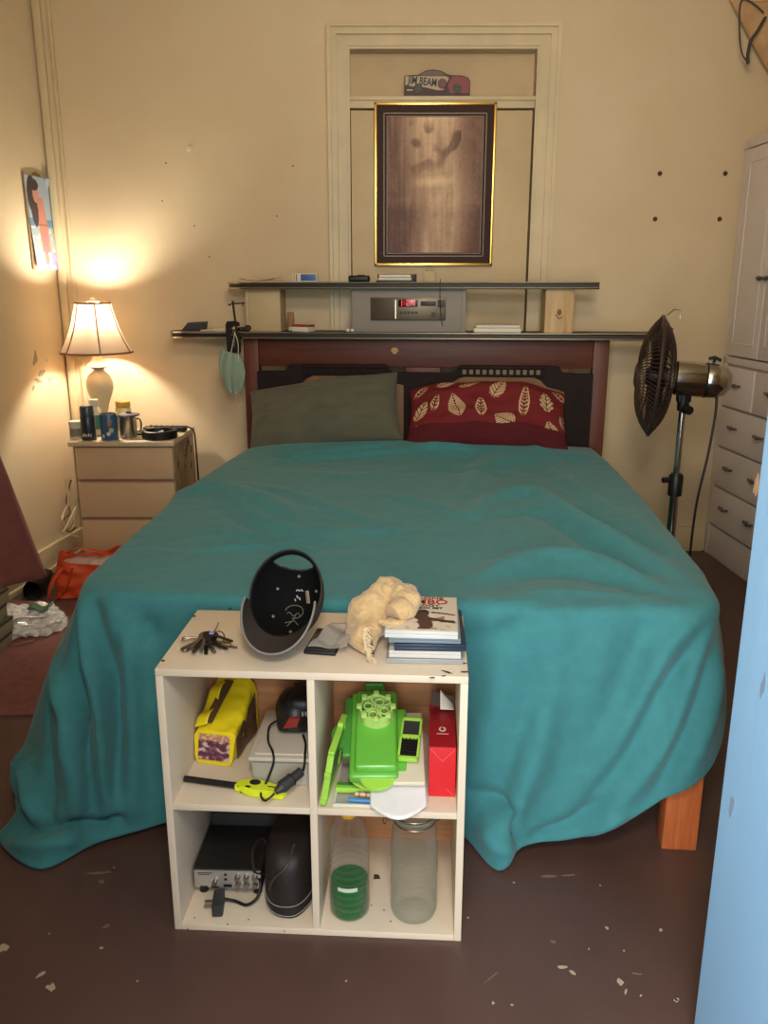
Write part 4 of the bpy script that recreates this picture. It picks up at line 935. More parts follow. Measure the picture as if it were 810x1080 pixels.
# ================================================================ wardrobe
m_ward = M('lavender_cream_wardrobe', (226, 214, 206), 0.5, var=0.08, scale=3, bump=0.05, bscale=20)
m_wh = M('tarnished_handle', (112, 100, 96), 0.4, metal=0.5)
wa = math.atan(0.05)
wd = thing('wardrobe', 'tall cream wardrobe with doors over a column of drawers against the right wall', 'wardrobe', (1.645, YW-0.012, 0), -math.pi/2+wa)
# local: x runs from the back wall towards the camera, y runs into the cupboard
WL, WD, WH = 1.28, 0.40, 1.94
b = MB(); b.bx(0, WL, 0.02, WD, 0.0, WH, 0.004); b.build('carcass', m_ward, wd)
b = MB(); b.bx(-0.0, WL, -0.012, WD, WH-0.03, WH+0.01, 0.006); b.build('cornice', m_ward, wd)
b = MB(); b.bx(0, 0.035, -0.004, 0.03, 0, WH-0.03, 0.003); b.bx(0, WL, -0.004, 0.03, 0.955, 0.99, 0.003); b.bx(0, WL, -0.002, 0.03, 0, 0.155, 0.003); b.build('face_frame', m_ward, wd)
def knob(par, x, z, wide=0.05):
    b = MB()
    for s in (-1, 1): b.tube([(x+s*wide*0.36, -0.012, z), (x+s*wide*0.36, -0.028, z)], 0.006, 10)
    b.tube([(x-wide*0.5, -0.028, z+0.004), (x-wide*0.25, -0.034, z), (x+wide*0.25, -0.034, z), (x+wide*0.5, -0.028, z+0.004)], 0.006, 10, flat=0.8)
    b.ball((x, -0.030, z), 0.010, (1, 0.8, 1.1), 12)
    b.build('handle', m_wh, par)
for i in range(4):
    x0 = 0.045+i*0.305
    b = MB(); b.bx(x0, x0+0.298, -0.014, 0.02, 0.998, WH-0.035, 0.004); d = b.build('door', m_ward, wd)
    b = MB(); bx0, bx1, z0, z1 = x0+0.045, x0+0.253, 1.05, WH-0.09
    for q in ((bx0, bx0+0.008, z0, z1), (bx1-0.008, bx1, z0, z1), (bx0, bx1, z0, z0+0.008), (bx0, bx1, z1-0.008, z1)): b.bx(q[0], q[1], -0.017, -0.010, q[2], q[3], 0.001)
    b.build('door_bead', m_ward, d)
    knob(d, x0+0.298-0.028 if i % 2 == 0 else x0+0.028, 1.345, 0.04)
for j in range(4):
    for i, (x0, x1) in enumerate(((0.045, 0.343), (0.355, 0.95), (0.962, 1.25)) if j == 0 else ((0.045, 0.62), (0.632, 1.25))):
        z1 = 0.945-j*0.197; z0 = z1-0.185
        b = MB(); b.bx(x0, x1, -0.014, 0.02, z0, z1, 0.004); d = b.build('drawer', m_ward, wd)
        b = MB(); b.bx(x0-0.004, x1+0.004, -0.001, 0.012, z1, z1+0.008); b.build('drawer_gap', M('wardrobe_groove', (168, 148, 134), 0.7) if i == 0 and j == 0 else bpy.data.materials['wardrobe_groove'], d)
        for hx in ([(x0+x1)/2] if j == 0 and i != 1 else [x0+0.16, x1-0.16]): knob(d, hx, (z0+z1)/2+0.012, 0.07)

# bag hanging in the top right corner
bg = thing('hanging_bag', 'beige canvas bag with dark strap hanging high on the wall above the wardrobe', 'bag', (1.715, YW-0.06, 2.16))
m_canv = M('beige_canvas', (196, 156, 110), 0.85, var=0.2, scale=8, bump=0.12, bscale=60)
def bagpt(u, v):
    a = u*2*math.pi; w = 0.05+0.17*(v**0.7); d = 0.035+0.02*math.sin(math.pi*v)
    cx_ = 0.10*(1-v)
    return Vector((cx_+w*math.cos(a)*(1+0.05*math.sin(5*v+3*a)), d*math.sin(a)*(1+0.1*math.sin(7*a)), v*0.34+0.012*math.sin(3*a+5*v)))
b = MB(); b.grid(bagpt, 48, 26, True); b.bm.faces.new([v for v in b.bm.verts if v.index == -1][:0]) if False else None
b.build('bag_body', m_canv, bg, solid=0.004, angle=180)
m_strap = M('charcoal_webbing', (66, 66, 70), 0.7)
b = MB(); b.tube(spline([(-0.095, -0.07, 0.255), (-0.125, -0.075, 0.20), (-0.148, -0.075, 0.165), (-0.155, -0.075, 0.11), (-0.150, -0.075, 0.075)], 24), 0.012, 8, flat=0.4); b.build('strap', m_strap, bg)
b = MB(); b.tube(spline([(-0.150, -0.075, 0.08), (-0.175, -0.06, 0.12), (-0.190, -0.05, 0.20), (-0.200, -0.05, 0.30), (-0.185, -0.05, 0.33), (-0.14, -0.06, 0.305), (-0.10, -0.06, 0.275)], 40), 0.0035, 6); b.build('draw_cord', m_strap, bg)
b = MB(); b.bx(-0.07, 0.03, -0.065, -0.045, 0.300, 0.312, 0.003); b.cyl((-0.03, -0.055, 0.300), (-0.03, -0.055, 0.345), 0.006, n=10); b.build('buckle', m_chrome, bg)
b = MB(); b.tube(spline([(-0.065, -0.07, 0.235), (-0.06, -0.072, 0.16), (-0.04, -0.07, 0.09), (0.0, -0.06, 0.03)], 20), 0.004, 6); b.build('piping', m_strap, bg)
t = thing('coat_hook', 'metal coat hook on the wall holding the canvas bag', 'hook', (1.80, YW, 2.52))
b = MB(); b.cyl((0, 0, 0), (0, -0.006, 0), 0.018, n=16); b.build('plate', m_chrome, t)
b = MB(); b.tube(spline([(0, -0.005, 0), (0, -0.05, -0.012), (0, -0.075, 0.0), (0, -0.080, 0.02)], 16), 0.005, 8); b.build('hook_arm', m_chrome, t)

# ================================================================ left side
m_mar = M('maroon_curtain_cloth', (136, 78, 76), 0.85, var=0.15, scale=10, sheen=0.1)
cx0 = Vector((-LA and 0, 0, 0))
def curt(u, v):
    # v 0 top .. 1 bottom, u 0 free edge .. 1 gathered side nearer the camera
    z = 1.44-1.32*v
    yfree = 2.96+0.42*max(0, (v-0.05))**0.9
    y = yfree - u*(0.95+0.1*v)
    x = xl(y)+0.125+0.035*math.sin(u*19+v*1.2)*(0.5+0.6*v)+0.05*v
    return Vector((x, y, z+0.015*math.sin(u*9)))
b = MB(); b.grid(curt, 70, 40); tag(b.build('curtain', m_mar, solid=0.004, angle=180), 'maroon curtain hanging at the far left edge, flaring at the hem', 'curtain')
b = MB(); b.tube([(xl(3.15)+0.12, 3.15, 1.48), (xl(1.85)+0.12, 1.85, 1.48)], 0.011, 12); b.ball((xl(3.15)+0.12, 3.15, 1.48), 0.02)
for yy in (3.05, 1.95): b.tube([(xl(yy)+0.005, yy, 1.48), (xl(yy)+0.12, yy, 1.48)], 0.008, 8)
tag(b.build('curtain_rail', m_iron), 'dark rail carrying the maroon curtain', 'curtain rail')
b = MB(); b.box((0, 0, 0.004), (0.95, 1.00, 0.008), 0.003)
tag(b.build('floor_mat', M('dark_red_mat', (130, 82, 76), 0.9, var=0.2, scale=30, bump=0.2, bscale=200), loc=(-1.19, 2.875, 0), rot=(0, 0, R(2))), 'dark red mat on the floor left of the bed', 'mat')
m_cart = M('drab_cartons', (158, 148, 122), 0.7, var=0.12)
for i, (z0, z1, dx, dy, rz, lab) in enumerate(((0.009, 0.056, 0, 0, 2, 'drab cardboard carton at the bottom of the stack by the curtain'), (0.058, 0.112, -0.008, 0.01, -2, 'drab cardboard carton second from the bottom by the curtain'), (0.114, 0.168, -0.02, 0.0, 3, 'drab cardboard carton second from the top by the curtain'), (0.170, 0.222, -0.03, 0.02, -1, 'topmost drab cardboard carton of the stack by the curtain'))):
    t = thing('flat_carton', lab, 'carton', (-1.452+dx*0.3, 2.79+dy, z0), R(rz-3), 'cartons stacked by the curtain')
    h = z1-z0
    b = MB(); b.bx(-0.042, 0.042, -0.14, 0.14, 0, h, 0.003); b.build('box', m_cart, t)
    b = MB(); b.bx(-0.0425, 0.0435, -0.1415, 0.1415, h-0.010, h+0.0006, 0.002); b.build('lid_edge', M('carton_dark_edge', (84, 74, 58), 0.8) if i == 0 else bpy.data.materials['carton_dark_edge'], t)  # darker band over the top edge of each carton
# crumpled carrier bag
m_film = M('milky_bag_film', (232, 228, 222), 0.18, var=0.12, scale=20, spec=0.9)
def crumple(u, v, sx, sy, sz, sd, fine=1.0):
    a = u*2*math.pi; ph = v*math.pi/2
    r = math.cos(ph)**0.6
    q = Vector((sx*r*math.cos(a), sy*r*math.sin(a), sz*math.sin(ph)))
    n1 = noise.noise(q*9+Vector((sd, 0, 0))); n2 = noise.turbulence(q*22+Vector((0, sd, 0)), 3, True)
    k = 1+0.30*n1-0.16*fine*n2
    return Vector((q.x*k, q.y*k, max(0.001, q.z*(k+0.12*n2))))
t = thing('carrier_bag', 'crumpled white plastic bag on the red mat by the curtain', 'plastic bag', (-1.400, 3.08, 0.009), R(10))
b = MB(); b.grid(lambda u, v: crumple(u, v, 0.165, 0.14, 0.085, 3, 1.6), 90, 40, True); b.build('bag_body', m_film, t, angle=25)
b = MB(); b.tube(spline([(-0.05, -0.10, 0.05), (-0.01, -0.12, 0.085), (0.05, -0.10, 0.075), (0.07, -0.06, 0.06)], 20), 0.010, 8, flat=0.35); b.build('bag_handle', m_film, t)
b = MB(); b.grid(lambda u, v: Vector((0.05+(u-0.5)*0.09, -0.03+(v-0.5)*0.05, 0.088+0.01*math.sin(u*8)+0.006*math.sin(v*9))), 10, 8); b.build('bag_print', M('green_bag_print', (96, 120, 96), 0.5), t, solid=0.001)
t = thing('carrier_bag', 'small grey plastic bag squashed between the orange bag and the bed', 'plastic bag', (-1.155, 3.30, 0.009), R(-20)); t.scale = (0.8, 0.8, 0.9)
b = MB(); b.grid(lambda u, v: crumple(u, v, 0.14, 0.13, 0.07, 11, 1.2), 60, 28, True); b.build('bag_body', M('greyish_bag_film', (176, 168, 150), 0.4), t, angle=25)
b = MB(); b.tube(spline([(-0.08, -0.06, 0.03), (-0.06, -0.09, 0.06), (0.0, -0.08, 0.065)], 14), 0.006, 6, flat=0.4); b.build('bag_handle', bpy.data.materials['greyish_bag_film'], t)
# black shoe-like bag at the wall
t = thing('black_shoe', 'black shoe lying against the wall behind the maroon curtain', 'shoe', (-1.545, 3.52, 0.0), R(100))
b = MB(); b.grid(lambda u, v: Vector((0.13*(2*v-1), 0.042*math.cos(2*math.pi*u)*(0.8+0.25*math.sin(2.6*v+0.3)), max(0.012, 0.035+(0.050-0.03*v)*math.sin(2*math.pi*u)))), 24, 24, True); b.build('upper', m_black, t, angle=180)
b = MB(); b.prism([(0.14*math.cos(a*0.3)*1.0, 0.048*math.sin(a*0.3)) for a in range(21)], 0, 0.014, axis='z'); b.build('sole', m_dgrey, t)
# orange shopping bag
ob = thing('orange_shopping_bag', 'orange and white shopping bag slumped beside the bedside drawers', 'shopping bag', (-1.315, 3.505, 0.0), R(8)); ob.scale = (0.80, 0.80, 0.72)
m_or = M('orange_woven_plastic', (222, 84, 44), 0.45, var=0.1, bump=0.1, bscale=120); m_ow = M('white_bag_panel', (216, 196, 182), 0.45)
def bag_sh(u, v):
    a = u*2*math.pi; c_, s_ = math.cos(a), math.sin(a)
    x = 0.17*math.copysign(abs(c_)**0.5, c_); y = 0.12*math.copysign(abs(s_)**0.5, s_)
    k = 1-0.10*v+0.04*math.sin(5*a+6*v)
    return Vector((x*k+0.02*v, y*k+0.02*noise.noise(Vector((x*9, y*9, v*4))), v*(0.235+0.03*math.sin(2*a+1))+0.001))
b = MB(); b.grid(bag_sh, 72, 30, True); b.build('bag_body', m_or, ob, solid=0.003, angle=60)
b = MB(); b.grid(lambda u, v: bag_sh(0.80+0.17*u, 0.15+0.6*v)*1.0+Vector((0.004, -0.006, 0)), 16, 12); b.build('white_panel', m_ow, ob, solid=0.001)
b = MB(); b.tube(spline([(-0.10, -0.125, 0.20), (-0.15, -0.165, 0.13), (-0.17, -0.175, 0.05), (-0.13, -0.165, 0.03), (-0.08, -0.14, 0.09), (-0.05, -0.125, 0.20)], 40), 0.018, 8, flat=0.25); b.build('carry_handle', m_or, ob)
b = MB(); b.tube(spline([(-0.12, 0.09, 0.22), (-0.06, 0.04, 0.262), (0.04, 0.0, 0.262), (0.12, 0.03, 0.22)], 30), 0.018, 8, flat=0.25); b.build('carry_handle', m_or, ob)
b = MB(); b.grid(lambda u, v: Vector(((u-0.5)*0.26, (v-0.5)*0.17, 0.19+0.02*noise.noise(Vector((u*5, v*5, 2))))), 16, 12); b.build('crumpled_contents', m_ow, ob, solid=0.002)

# ================================================================ scraps and flakes on the floor
m_flake = M('pale_paint_flake', (178, 160, 138), 0.8); m_fl2 = M('grey_floor_smear', (116, 96, 86), 0.8)
small = [(107, 1000), (145, 1035), (365, 1035), (365, 952), (400, 988), (542, 931), (697, 981), (633, 934), (540, 1060), (713, 1055), (676, 1050), (621, 1001), (640, 979), (494, 968), (658, 1003), (520, 1058), (52, 985), (120, 915)]
for i, (px, py) in enumerate(small):
    p = at_z(px, py, 0.0003)
    chip(p, 0.0022+0.0015*(i % 3 == 0), (0, 0, i*0.7), i+300, 'paint_flake', 'tiny pale paint flake on the dark floor', 'paint flake', m_flake, 'tiny flakes on the floor', 1.3)
big = [(103, 921, .006, 6, 0.1, m_fl2, 'long thin grey scratch of paint left of the white shelf'), (107, 930, .007, 1.5, -.6, m_fl2, 'grey flake under the long scratch left of the white shelf'), (4, 1000, .016, 1.0, 0.4, m_flake, 'broad pale flake at the left edge of the floor'),
       (54, 1042, .013, 1.2, -0.7, m_flake, 'pale paint flake near the lower left corner'), (43, 1028, .005, 3, 0.8, m_flake, 'thin sliver of paint above the lower left flake'), (112, 977, .006, 2, .9, m_fl2, 'curl of grey paint on the floor left of the shelf foot'),
       (578, 924, .006, 4, 0.0, m_fl2, 'grey smear of paint on the floor below the sheet corner'), (600, 923, .003, 7, 0.05, m_fl2, 'thin grey streak beside the smear below the sheet corner'), (583, 993, .006, 1.5, -.3, m_fl2, 'grey flake on the floor between shelf and blue door'),
       (593, 1020, .006, 2.2, -.1, m_flake, 'pale curl of paint on the floor right of the shelf'), (604, 1026, .005, 2.0, -1.0, m_flake, 'pale hooked tail of paint right of the shelf'), (519, 1030, .0025, 14, 0.75, m_fl2, 'long thin pale scratch on the floor right of the shelf'),
       (654, 1036, .010, 1.2, -.8, m_flake, 'largest pale flake on the floor near the blue door'), (660, 1046, .003, 4, 1.2, m_flake, 'stringy tail below the largest pale flake'), (672, 1027, .003, 5, -.2, m_fl2, 'thin grey sliver right of the largest flake'),
       (714, 1055, .006, 1.1, 0, m_flake, 'round pale blob on the floor at the foot of the blue door')]
for i, (px, py, r, el, an, mt_, lb) in enumerate(big):
    chip(at_z(px, py, 0.0003), r*0.8, (0, 0, 0), i+500, 'paint_flake', lb, 'paint flake', mt_, None, el, an)
# ================================================================ white cube shelf
SA = R(-3.2); SO = Vector((-0.141, 1.4545, 0))
SM_ = Matrix.Translation(SO) @ Matrix.Rotation(SA, 4, 'Z')
def S_(x, y, z): return SM_ @ Vector((x, y, z))
def sz(px, py, z): return SM_.inverted() @ at_z(px, py, z)     # picture point at height z in the shelf's own frame
SW, SD, SH, T_ = 0.301, 0.305, 0.60, 0.015
m_mel = M('white_melamine', (224, 204, 178), 0.5, var=0.05, scale=5)
m_melin = m_mel
m_ply = M('raw_ply_back', (176, 120, 76), 0.6, var=0.35, scale=5, stretch=(0.7, 1, 9))
m_chipd = M('chipped_edge_brown', (74, 54, 42), 0.8)
cs_ = thing('cube_shelf', 'white four compartment cube shelf at the foot of the bed', 'shelf', SO, SA)
for s in (-1, 1):
    b = MB(); b.bx(s*SW, s*(SW-T_), 0, SD, 0, SH-T_, 0.0015); b.build('side_panel', m_mel, cs_)
b = MB(); b.bx(-SW, SW, 0, SD, SH-T_, SH, 0.0015); tp = b.build('top_panel', m_mel, cs_)
b = MB(); b.bx(-SW+T_, SW-T_, 0, SD, 0, T_, 0.0015); bp_ = b.build('bottom_panel', m_mel, cs_)
b = MB(); b.bx(-T_/2, T_/2, 0.002, SD, T_, SH-T_, 0.0015); b.build('divider', m_mel, cs_)
MZ = 0.288
for x0, x1 in ((-SW+T_, -T_/2), (T_/2, SW-T_)):
    b = MB(); b.bx(x0, x1, 0.002, SD, MZ, MZ+T_, 0.0015); b.build('middle_shelf', m_mel, cs_)
b = MB(); b.bx(-SW+0.002, SW-0.002, SD, SD+0.004, 0.002, SH-0.002); b.build('back_panel', m_ply, cs_)
for px, py in ((172, 697), (205, 650), (243, 642)):
    q = sz(px, py, SH); b = MB(); b.cyl((q.x, q.y, SH-0.001), (q.x, q.y, SH+0.0012), 0.0038, n=12); b.build('screw_head', m_chipd, cs_)
rnd = random.Random(3)
for i, (px, py, r, el, an) in enumerate(((482, 655, .010, 2.0, 1.2), (486, 664, .008, 1.5, 1.4), (488, 673, .006, 2.2, 1.3), (488, 700, .004, 2.0, 0.2), (472, 709, .0035, 4, -0.6), (490, 709, .004, 2.5, 0.1), (456, 715, .003, 2, 0.2), (468, 713, .002, 3, 0.5))):
    q = sz(px, py, SH)
    o = chip(q, r, (0, 0, 0), i+90, 'chipped_patch', None, None, m_chipd, None, el, an, 0.0007); o.parent = cs_
for i, (px, py, r) in enumerate(((397, 925, .010),)):
    q = sz(px, py, T_); o = chip(q, r, (0, 0, 0), 3, 'dark_spot', None, None, m_chipd, None, 1, 0, 0.0007); o.parent = bp_
for i, (px, py) in enumerate(((405, 960), (392, 955), (412, 972), (240, 975), (262, 970), (205, 968), (300, 982), (198, 980), (222, 985), (385, 948))):
    q = sz(px, py, T_); o = chip(q, 0.0016, (0, 0, 0), i+33, 'dirt_speck', None, None, m_chipd, None, 1.4, i, 0.0006); o.parent = bp_
TOP = SH
def put(o, x, y, z, rz=0.0):
    o.location = S_(x, y, z); o.rotation_euler = (0, 0, SA+rz); return o

# ---------------------------------------------------------------- on the top: keys
m_key = M('worn_key_metal', (140, 128, 112), 0.35, metal=0.9); m_keyd = M('dark_key_metal', (64, 56, 52), 0.4, metal=0.8)
q = sz(218, 682, TOP)
ks = put(thing('key_bunch', 'bunch of metal keys with a clip on the left of the shelf top', 'keys'), q.x, q.y, TOP+0.001)
def key_mesh(L, rad):
    b = MB(); b.prism([(0.012*math.cos(R(a)), -0.0+0.012*math.sin(R(a))) for a in range(0, 360, 24)], 0, 0.0022, axis='z', bev=0.0005)
    b.prism([(0.010, -0.004), (L-0.004, -0.004), (L, 0), (L-0.003, 0.0035), (L-0.010, 0.0022), (L-0.013, 0.0042), (L-0.018, 0.0022), (L-0.022, 0.004), (L-0.028, 0.003), (0.010, 0.004)], 0, 0.0020, axis='z')
    return b
for i, (x, y, z, a, tilt, mt_) in enumerate(((0.0, -0.004, 0.004, -75, 5, m_keyd), (0.004, 0.0, 0.010, -58, 10, m_key), (-0.006, -0.002, 0.012, -100, 6, m_keyd), (-0.012, 0.004, 0.006, -140, 5, m_key), (0.010, 0.003, 0.006, -30, 4, m_keyd), (-0.002, 0.006, 0.018, -88, 14, m_key), (0.008, 0.008, 0.014, -45, 12, m_keyd), (-0.014, 0.01, 0.012, 165, 6, m_key), (0.018, 0.004, 0.004, -15, 3, m_key), (0.004, 0.004, 0.022, -70, 18, m_keyd), (-0.006, 0.008, 0.020, -115, 16, m_key), (0.010, 0.012, 0.020, -20, 8, m_keyd), (-0.010, -0.004, 0.010, -125, 8, m_keyd))):
    o = key_mesh(0.040+0.005*(i % 3), 0).build('key', mt_, ks, loc=(x, y, z), rot=(0, R(tilt), R(a)))
b = MB(); b.tube([(0.015*math.cos(k*math.pi/12)+0.018, 0.015*math.sin(k*math.pi/12)+0.016, 0.012+0.008*math.sin(k*math.pi/12)) for k in range(24)], 0.0014, 6, closed=True); b.build('key_ring', m_key, ks)
b = MB(); b.tube([(0.012*math.cos(k*math.pi/10)-0.012, 0.012*math.sin(k*math.pi/10)+0.014, 0.014+0.006*math.cos(k*math.pi/10)) for k in range(20)], 0.0013, 6, closed=True); b.build('key_ring', m_key, ks)
b = MB(); b.tube(spline([(-0.018, 0.004, 0.010), (-0.038, -0.018, 0.006), (-0.043, -0.028, 0.006), (-0.036, -0.034, 0.006), (-0.028, -0.028, 0.006), (-0.012, -0.006, 0.010)], 30), 0.0028, 8, closed=True); b.build('spring_clip', m_key, ks)
b = MB(); b.tube([(0.008, 0.016, 0.018), (0.014, 0.035, 0.028), (0.016, 0.043, 0.034)], 0.0013, 6); b.build('split_pin', m_key, ks)
b = MB(); b.tube(spline([(-0.01, 0.012, 0.01), (-0.032, 0.010, 0.014), (-0.052, 0.004, 0.010), (-0.046, 0.014, 0.012), (-0.02, 0.016, 0.012)], 20), 0.0012, 6); b.build('wire_loop', m_key, ks)
b = MB(); b.box((0.042, -0.004, 0.009), (0.018, 0.016, 0.006), 0.002); b.build('brass_tag', M('dull_brass', (150, 128, 84), 0.4, metal=0.8), ks)
b = MB(); b.box((0.010, 0.008, 0.026), (0.010, 0.010, 0.004), 0.002); b.build('blue_tag', M('pale_blue_tag', (130, 140, 200), 0.3), ks)
bnd = None
# ---------------------------------------------------------------- cap
m_cap = M('black_cap_cloth', (13, 12, 12), 0.9, spec=0.2, bump=0.05, bscale=200); m_capb = M('dark_brown_cap_shell', (48, 38, 32), 0.75, bump=0.05, bscale=200); m_edge = M('grey_visor_edge', (128, 122, 116), 0.6)
q = sz(293, 694, TOP)
cp = put(thing('baseball_cap', 'black baseball cap tipped up showing its lining, grey edged visor', 'cap'), q.x-0.002, q.y-0.012, TOP, R(-7))
A_, B_, HC = 0.074, 0.092, 0.110
ce, se = math.cos(R(52)), math.sin(R(52))
Mc = Matrix(((-1, 0, 0, 0), (0, ce, se, 0), (0, se, -ce, 0), (0, 0, 0, 1)))
Mc = Matrix.Translation((0.0, 0.078, 0.114)) @ Mc
def crown(u, v, k=1.0):
    a = u*2*math.pi; ph = v*math.pi/2
    return Vector((A_*k*math.cos(a)*math.cos(ph)**0.85, B_*k*math.sin(a)*math.cos(ph)**0.85, HC*k*math.sin(ph)))
# rear opening arch: the back (+y, a = 90 deg) has a half round hole above the strap
b = MB(); bm = b.bm; NU, NV = 160, 56; V = [[bm.verts.new(Mc @ crown(i/NU, j/(NV-1))) for j in range(NV-1)] for i in range(NU)]; apex = bm.verts.new(Mc @ Vector((0, 0, HC)))
for i in range(NU):
    for j in range(NV-2):
        a = (i+0.5)/NU*360-90; f = (j+0.5)/(NV-1)
        if 0.11 < f and (a/37.0)**2 + ((f-0.11)/0.34)**2 < 1: continue
        bm.faces.new((V[i][j], V[(i+1) % NU][j], V[(i+1) % NU][j+1], V[i][j+1]))
    bm.faces.new((V[i][NV-2], V[(i+1) % NU][NV-2], apex))
o = b.build('crown', m_capb, cp, solid=0.003, angle=180)
b = MB()
V = lambda i, j: Mc @ crown(i/NU, j/(NV-1), 0.965)
vv = [[b.bm.verts.new(V(i, j)) for j in range(NV-1)] for i in range(NU)]
for i in range(NU):
    for j in range(NV-2):
        a = (i+0.5)/NU*360-90; f = (j+0.5)/(NV-1)
        if 0.10 < f and (a/38.0)**2 + ((f-0.11)/0.35)**2 < 1: continue
        b.bm.faces.new((vv[i][j], vv[(i+1) % NU][j], vv[(i+1) % NU][j+1], vv[i][j+1]))
b.bm.faces.new([vv[i][NV-2] for i in range(NU)])
b.build('lining', m_cap, cp, angle=180)
b = MB(); b.grid(lambda u, v: Mc @ (crown(u, 0.0, 0.962-0.02*v)+Vector((0, 0, 0.001+0.012*v))), 72, 5, True); b.build('sweat_band', m_cap, cp, solid=0.002, angle=180)
def visor(u, v):
    a = R(-90+(u-0.5)*150)                # front is -y
    e = Vector((A_*math.cos(a), B_*math.sin(a), 0))
    L = 0.056*math.cos((u-0.5)*math.pi)**0.65 if abs(u-0.5) < 0.4999 else 0
    d = Vector((math.cos(a)*0.35, -1.0, -0.75)).normalized()
    sag = -0.020*((u-0.5)*2)**2*v
    p_ = e + d*L*v; p_.z += -0.006*v - sag*-1.2
    return Mc @ p_
b = MB(); b.grid(visor, 50, 16); b.build('visor', m_capb, cp, solid=0.004, angle=180)
b = MB(); b.tube([visor(u/49, 1.0) for u in range(50)], 0.0023, 6); b.build('visor_edge', m_edge, cp)
for k in range(6):
    a = k*60+30; uu = a/360
    b = MB(); p0 = Mc @ crown(uu, 0.55, 0.955); b.ball(p0, 0.0035, n=10); b.build('eyelet', m_edge, cp)
m_thr = M('lining_stitch_grey', (120, 112, 92), 0.7)
def inn(x, y):
    r2 = min(0.98, (x/A_)**2+(y/B_)**2); return Mc @ Vector((x*0.95, y*0.95, HC*0.945*(1-r2)**0.5))
for nm, mt_, curves in (('lining_stitch', m_thr, [[(0.02*math.cos(k*.35)+0.004, 0.016*math.sin(k*.35)-0.012) for k in range(15)], [(0.02-0.003*k, -0.018+0.004*math.sin(k)) for k in range(12)], [(0.012, -0.05), (0.004, -0.035), (0.0, -0.02)], [(-0.012, -0.045), (0.0, -0.034), (0.018, -0.042)]]),
                      ('lining_print', M('lining_print_white', (190, 186, 176), 0.6), [[(0.006-0.004*k, 0.035+0.003*(k % 2)) for k in range(5)], [(0.004, 0.026), (0.002, 0.020)], [(-0.002, 0.022), (-0.004, 0.016)], [(0.008, 0.018), (0.006, 0.013)]])):
    b = MB()
    for c_ in curves: b.tube([inn(x, y) for x, y in c_], 0.0009 if nm == 'lining_stitch' else 0.0014, 5)
    b.build(nm, mt_, cp)
b = MB(); b.grid(lambda u, v: inn(-0.024+0.009*u-0.006*v, 0.036-0.028*v), 4, 8); b.build('care_label', M('label_tan', (150, 136, 112), 0.7), cp, solid=0.001)
# ---------------------------------------------------------------- phone and its clear sleeve
q = sz(346, 679, TOP)
ph = put(thing('mobile_phone', 'dark mobile phone lying beside the cap in a clear sleeve', 'phone'), q.x-0.004, q.y, TOP+0.0006, R(-6))
b = MB(); b.box((0, 0, 0.0045), (0.066, 0.118, 0.008), 0.0035, seg=3); b.build('body', m_black, ph)
b = MB(); b.box((0, 0, 0.0087), (0.060, 0.110, 0.0006), 0.0002); b.build('screen', M('dark_grey_glass', (66, 60, 56), 0.12), ph)
b = MB(); b.cyl((0, 0.02, 0.0089), (0, 0.02, 0.0094), 0.009, n=18); b.build('rear_mark', m_dgrey, ph)
m_clear = M_glass('clear_plastic_sleeve', (214, 208, 200), 0.12, 0.22)
slv = put(MB().grid(lambda u, v: Vector((0.004+0.066*(u-0.5)*2*0.62, (v-0.5)*0.135, 0.0150+0.030*max(0, u-0.55)*2*(0.5+0.5*v)+0.003*math.sin(v*11+u*5))), 24, 24).build('plastic_sleeve', m_clear, solid=0.0006, angle=180), q.x+0.017, q.y+0.006, TOP+0.001, R(-14))
tag(slv, 'clear plastic sleeve curling up over the right of the phone', 'plastic sleeve')
# ---------------------------------------------------------------- knitted beanie
m_knit = M('cream_fleece_knit', (204, 168, 118), 0.95, var=0.22, scale=40, bump=0.45, bscale=120, sheen=0.4); m_thread = M('cream_thread', (224, 200, 160), 0.9)
q = sz(392, 690, TOP)
be = put(thing('woolly_beanie', 'frayed cream woollen beanie slumped against the discs', 'beanie'), q.x-0.008, q.y, TOP)
path = spline([(0.004, -0.008, 0.006), (-0.006, 0.010, 0.030), (-0.004, 0.040, 0.048), (0.014, 0.066, 0.068), (0.038, 0.080, 0.082), (0.062, 0.066, 0.088), (0.068, 0.040, 0.082), (0.050, 0.016, 0.074)], 70)
rads = [0.010, 0.030, 0.040, 0.044, 0.046, 0.045, 0.040, 0.030, 0.022]
def rad(f):
    k = f*(len(rads)-1); i = min(int(k), len(rads)-2); return rads[i]+(rads[i+1]-rads[i])*(k-i)
XCL = sz(448, 700, TOP).x-0.0795-(q.x-0.008)
b = MB(); bm = b.bm; rows = []; n = 40
for i, p in enumerate(path):
    a_ = path[max(i-1, 0)]; c_ = path[min(i+1, len(path)-1)]; tt = (c_-a_).normalized()
    x = tt.cross(Vector((0.2, 1, 0.1))).normalized(); y = x.cross(tt).normalized(); r = rad(i/(len(path)-1)); row = []
    for k in range(n):
        th = 2*math.pi*k/n; d = x*math.cos(th)*1.05+y*math.sin(th)*0.85
        v = p+d*r*(1+0.34*noise.noise((p+d*r)*24)+0.16*noise.noise((p+d*r)*62)+0.05*noise.noise((p+d*r)*160))
        if v.x > XCL:
            if v.z > 0.040: v.z = max(v.z, 0.0690)
            else: v.x = XCL
        v.z = max(v.z, 0.0016); row.append(bm.verts.new(v))
    rows.append(row)
for A, Bq in zip(rows, rows[1:]):
    for k in range(n): bm.faces.new((A[k], A[(k+1) % n], Bq[(k+1) % n], Bq[k]))
bm.faces.new(rows[0][::-1]); bm.faces.new(rows[-1])
b.build('knit', m_knit, be, angle=180, sub=1)
